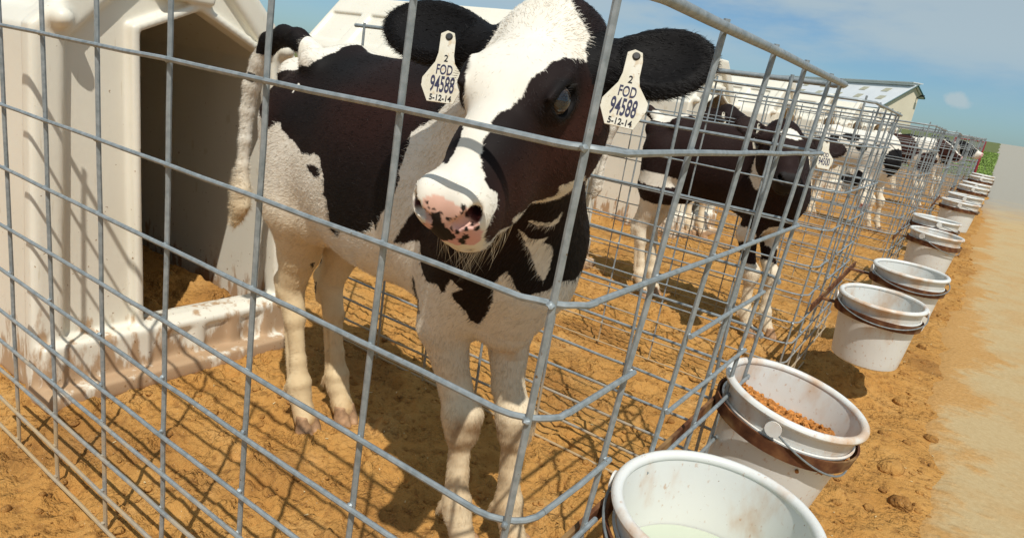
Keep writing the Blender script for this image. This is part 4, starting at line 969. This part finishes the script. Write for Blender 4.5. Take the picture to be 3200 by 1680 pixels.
ear_tag(o2, *tag_frame(cf2, -.120, -.12, -.005, R(0), Vector((.95,-.2,.1))), R2, .9, 'white ear tag turned edge-on')
# third pen: white with black patches, head down
h3 = lambda q, ear: ((np.abs(q[:, 0]) > .040) & (q[:, 1] < -.02) & (q[:, 2] > -.09)) & ~((q[:, 1] > -.05) & (np.abs(q[:, 0]) < .05)) | (ear & (q[:, 0] > 0)) | (np.hypot(q[:, 0]/.015, (q[:, 1]+.12)/.01) < 1)
c3 = coat_maker([(-.28,.40,.72,.13,.16,.13),(-.75,.38,.90,.10,.1,.05),(-.9,.40,.86,.05,.09,.04),(-.62,.38,.80,.06,.09,.04),(-1.16,.585,.9,.05,.1,.10)], h3)
far_calf('white calf with a black shoulder patch lowering its head in the fourth pen', Vector((-.12, 6.72, float(tz(7.3)))), (.30,-.40,-.95), (-.47, .36, .43), c3, .009, R(0), 0, E_DROP, 0, DROP)
# fourth pen: brown and white
h4 = lambda q, ear: (np.abs(q[:, 0]) > .022) | ear
c4 = coat_maker([(-.75,.45,.80,.28,.3,.22),(-.35,.42,.66,.12,.3,.14)], h4, False, 1.0)
far_calf('dark brown calf with white shoulder standing behind the white calf with lowered head', Vector((.0, 10.1, float(tz(10.6)))), (.80,-.35,-.50), (-.12, .42, .90), c4, .010, 0, 0, E_DROP, R(3), DROP)
# fifth pen: looking out over the wire, in profile
h5 = lambda q, ear: ((q[:, 1] < .10) & (np.abs(q[:, 0]) > .020)) | ear
c5 = coat_maker([(-.36,.45,.80,.16,.3,.2),(-.9,.5,.8,.2,.3,.3)], h5)
far_calf('black and white calf looking out over the front wire far up the row', Vector((.10, 12.25, float(tz(12.8)))), (.93,-.15,-.42), (-.02, .45, .93), c5, .010, 0, 0, E_DROP, 0, DROP)
# a dark calf in the doorway of the third hutch
h6 = lambda q, ear: ~((np.hypot(q[:, 0]/.02, (q[:, 1]-.01)/.03) < 1) & (q[:, 2] > -.03)) | ear
c6 = coat_maker([(-.33,.40,.62,.06,.09,.10)], h6, True, .2, .3)
o6, cf6 = far_calf('black calf standing in the doorway of the third hutch', Vector((-1.05, 4.05, float(tz(4.5)))), (.85,-.25,-.50), (-.12, .40, .93), c6, .010, 0, 0, E_DROP, 0, DROP)
ear_tag(o6, *tag_frame(cf6, -.14, -.09, -.02, R(0), Vector((.5,-.85,.1))), [], .8)
# ---------------------------------------------------------------- barn, gate and loader beyond the pens
def make_barn():
    m, n, l, b = mat('ribbed_white_metal', .45, .4, .15)
    w_ = n.new('ShaderNodeTexWave'); w_.inputs['Scale'].default_value = 1.1; t = n.new('ShaderNodeTexCoord'); l.new(t.outputs['Object'], w_.inputs['Vector'])
    c = ramp(n, l, noise(n, l, .6, 4), [(.3, (.66,.68,.68)), (.7, (.76,.77,.76))]); l.new(c, b.inputs['Base Color']); bump(n, l, b, w_.outputs['Fac'], .25, .03)
    beige = flat('beige_metal_wall', (.68,.60,.45), .6, .3, 0, .06, .5); teal = flat('dark_teal_trim', (.03,.10,.10), .5, .4); sky_ = flat('roof_skylight', (.40,.38,.27), .4, .4, 0, .1, 2); dark = flat('shade_and_fixture_black', (.02,.02,.02), .9, .1)
    o = empty('barn', (-9.2, 98, float(tz(98)))); o.rotation_euler.z = math.atan2(.66, -.75)       # local +x runs along the ridge, away from us
    zb = float(tz(98)); hr, he, wd, Ln = 7.55 - zb, 4.55 - zb, 4.2, 62.0; wf = 1.0; hf = hr - .9      # short lean-to slope on the far side
    zg = -3.0
    MB().add([(.02,-wf,zg),(.02,wd,zg),(.02,wd,he),(.02,0,hr),(.02,-wf,hf)], [(0,1,2,3,4)]).add([(Ln,-wf,zg),(Ln,wd,zg),(Ln,wd,he),(Ln,0,hr),(Ln,-wf,hf)], [(4,3,2,1,0)]).add([(0.02,-wf,zg),(Ln,-wf,zg),(Ln,-wf,hf),(0.02,-wf,hf)], [(0,1,2,3)]).add([(0.02,wd,zg),(Ln,wd,zg),(Ln,wd,he-1.4),(0.02,wd,he-1.4)], [(3,2,1,0)]).build('wall', beige, o, False)
    for s, wd, he in ((-1, wf, hf), (1, wd, he)):
        r = MB(); nv = Vector((0, s*(hr-he), wd)).normalized()*.12
        A = [Vector((-.35, 0, hr+.06)), Vector((Ln+.3, 0, hr+.06)), Vector((Ln+.3, s*(wd+.5), he - .5*(hr-he)/wd+.06)), Vector((-.35, s*(wd+.5), he - .5*(hr-he)/wd+.06))]
        r.add(A + [q + nv for q in A], [(0,1,2,3),(7,6,5,4),(0,4,5,1),(1,5,6,2),(2,6,7,3),(3,7,4,0)]); rf = r.build('roof', m, o, False)
        e = MB(); e.tube([(-.4, s*(wd+.55), A[3].z+.04), (Ln+.3, s*(wd+.55), A[3].z+.04)], .08, 6); e.tube([(-.42, 0, hr+.16), (-.42, s*(wd+.55), A[3].z+.08)], .07, 6); e.build('trim', teal, rf, False)
        for i in range(15 if s > 0 else 0):
            for v_, off in ((.30, 0), (.66, -1.1)):
                x = 3.0 + i*4.0 + off; p = Vector((x, s*wd*v_, hr + .06 - (hr-he)*v_)) + nv*1.12
                dn_ = Vector((0, s*wd, -(hr-he))).normalized()
                MB().prism([(-.55,-.42),(.55,-.42),(.55,.42),(-.55,.42)], .03, p, (1,0,0), dn_, nv.normalized()).build('skylight', sky_, rf, False)
    MB().box((Ln/2 - .2, 0, hr+.42), (Ln + .3, 1.5, .10)).box((Ln/2 - .2, 0, hr+.24), (Ln, .9, .3)).build('ridge_vent', m, o, False)
    MB().box((Ln/2, wd - .35, he - .75), (Ln - 1.0, .3, 1.3)).build('opening_shade', dark, o, False)  # near-black box stands in for the shade inside the open side wall
    MB().tube([(-.0, -.7, hr - 1.3), (-.7, -.7, hr - 1.0)], .06, 6).box((-.8, -.7, hr - 1.0), (.4, .3, .2)).build('yard_light', dark, o, False)
    tag(o, 'long barn with white metal roof, skylight patches and beige gable end', 'barn')
make_barn()
M_RED = flat('red_gate_paint', (.26,.025,.03), .5, .4, 0, .15, 4)
def gate(x0, x1, y, z, label, h=1.25):
    mb = empty('pipe_gate', (x0, y, z)); W_ = x1 - x0; p = MB()
    for t in (0, 1): p.tube([(W_*t, 0, -.05), (W_*t, 0, h)], .035, 8)
    p.build('post', M_RED, mb); r = MB()
    for k in range(5): r.tube([(0, 0, .15 + k*(h - .18)/4), (W_, 0, .15 + k*(h - .18)/4)], .022, 8)
    r.build('rail', M_RED, mb); tag(mb, label, 'gate')
gate(-.62, .15, 24.2, float(tz(24.2)), 'red pipe gate at the far end of the pens', .98)
gate(-6.3, -3.4, 26.0, float(tz(26)), 'red pipe gate half hidden behind the far wire, below the barn')
def loader():
    o = empty('loader', (-1.12, 26.5, float(tz(26.5)))); o.scale = (.36, .36, .36); yel = flat('yellow_machine_paint', (.55,.30,.02), .5, .4); dk = flat('dark_machine_steel', (.03,.035,.05), .5, .4); ty = flat('tyre_rubber', (.02,.02,.02), .9, .1)
    MB().box((0,0,.85), (1.5,2.6,.8)).box((0,-.9,1.3),(1.3,.7,.4)).build('body', yel, o, False)
    MB().box((0,.1,2.42), (1.4,1.5,.10)).build('cab_roof', dk, o, False)
    for sx in (-.62,.62):
        for sy in (-.55,.75): MB().box((sx,sy,1.8),(.08,.08,1.2)).build('cab_post', dk, o, False)
        for sy in (-.85,.85):
            wv = MB().tube([(sx*1.1-.13,sy,.45),(sx*1.1+.13,sy,.45)], .45, 20).build('wheel', ty, o)
    MB().tube([(-.7,.6,1.5),(-.7,-1.6,1.0)], .09, 8).tube([(.7,.6,1.5),(.7,-1.6,1.0)], .09, 8).build('lift_arm', yel, o)
    MB().prism([(0,0),(.7,.1),(.8,.35),(0,.5)], 1.7, (-.85,-1.5,.6), (0,-1,0), (0,0,1), (1,0,0)).build('bucket', dk, o, False)
    tag(o, 'small yellow loader with dark cab parked beyond the far pens', 'loader')
loader()
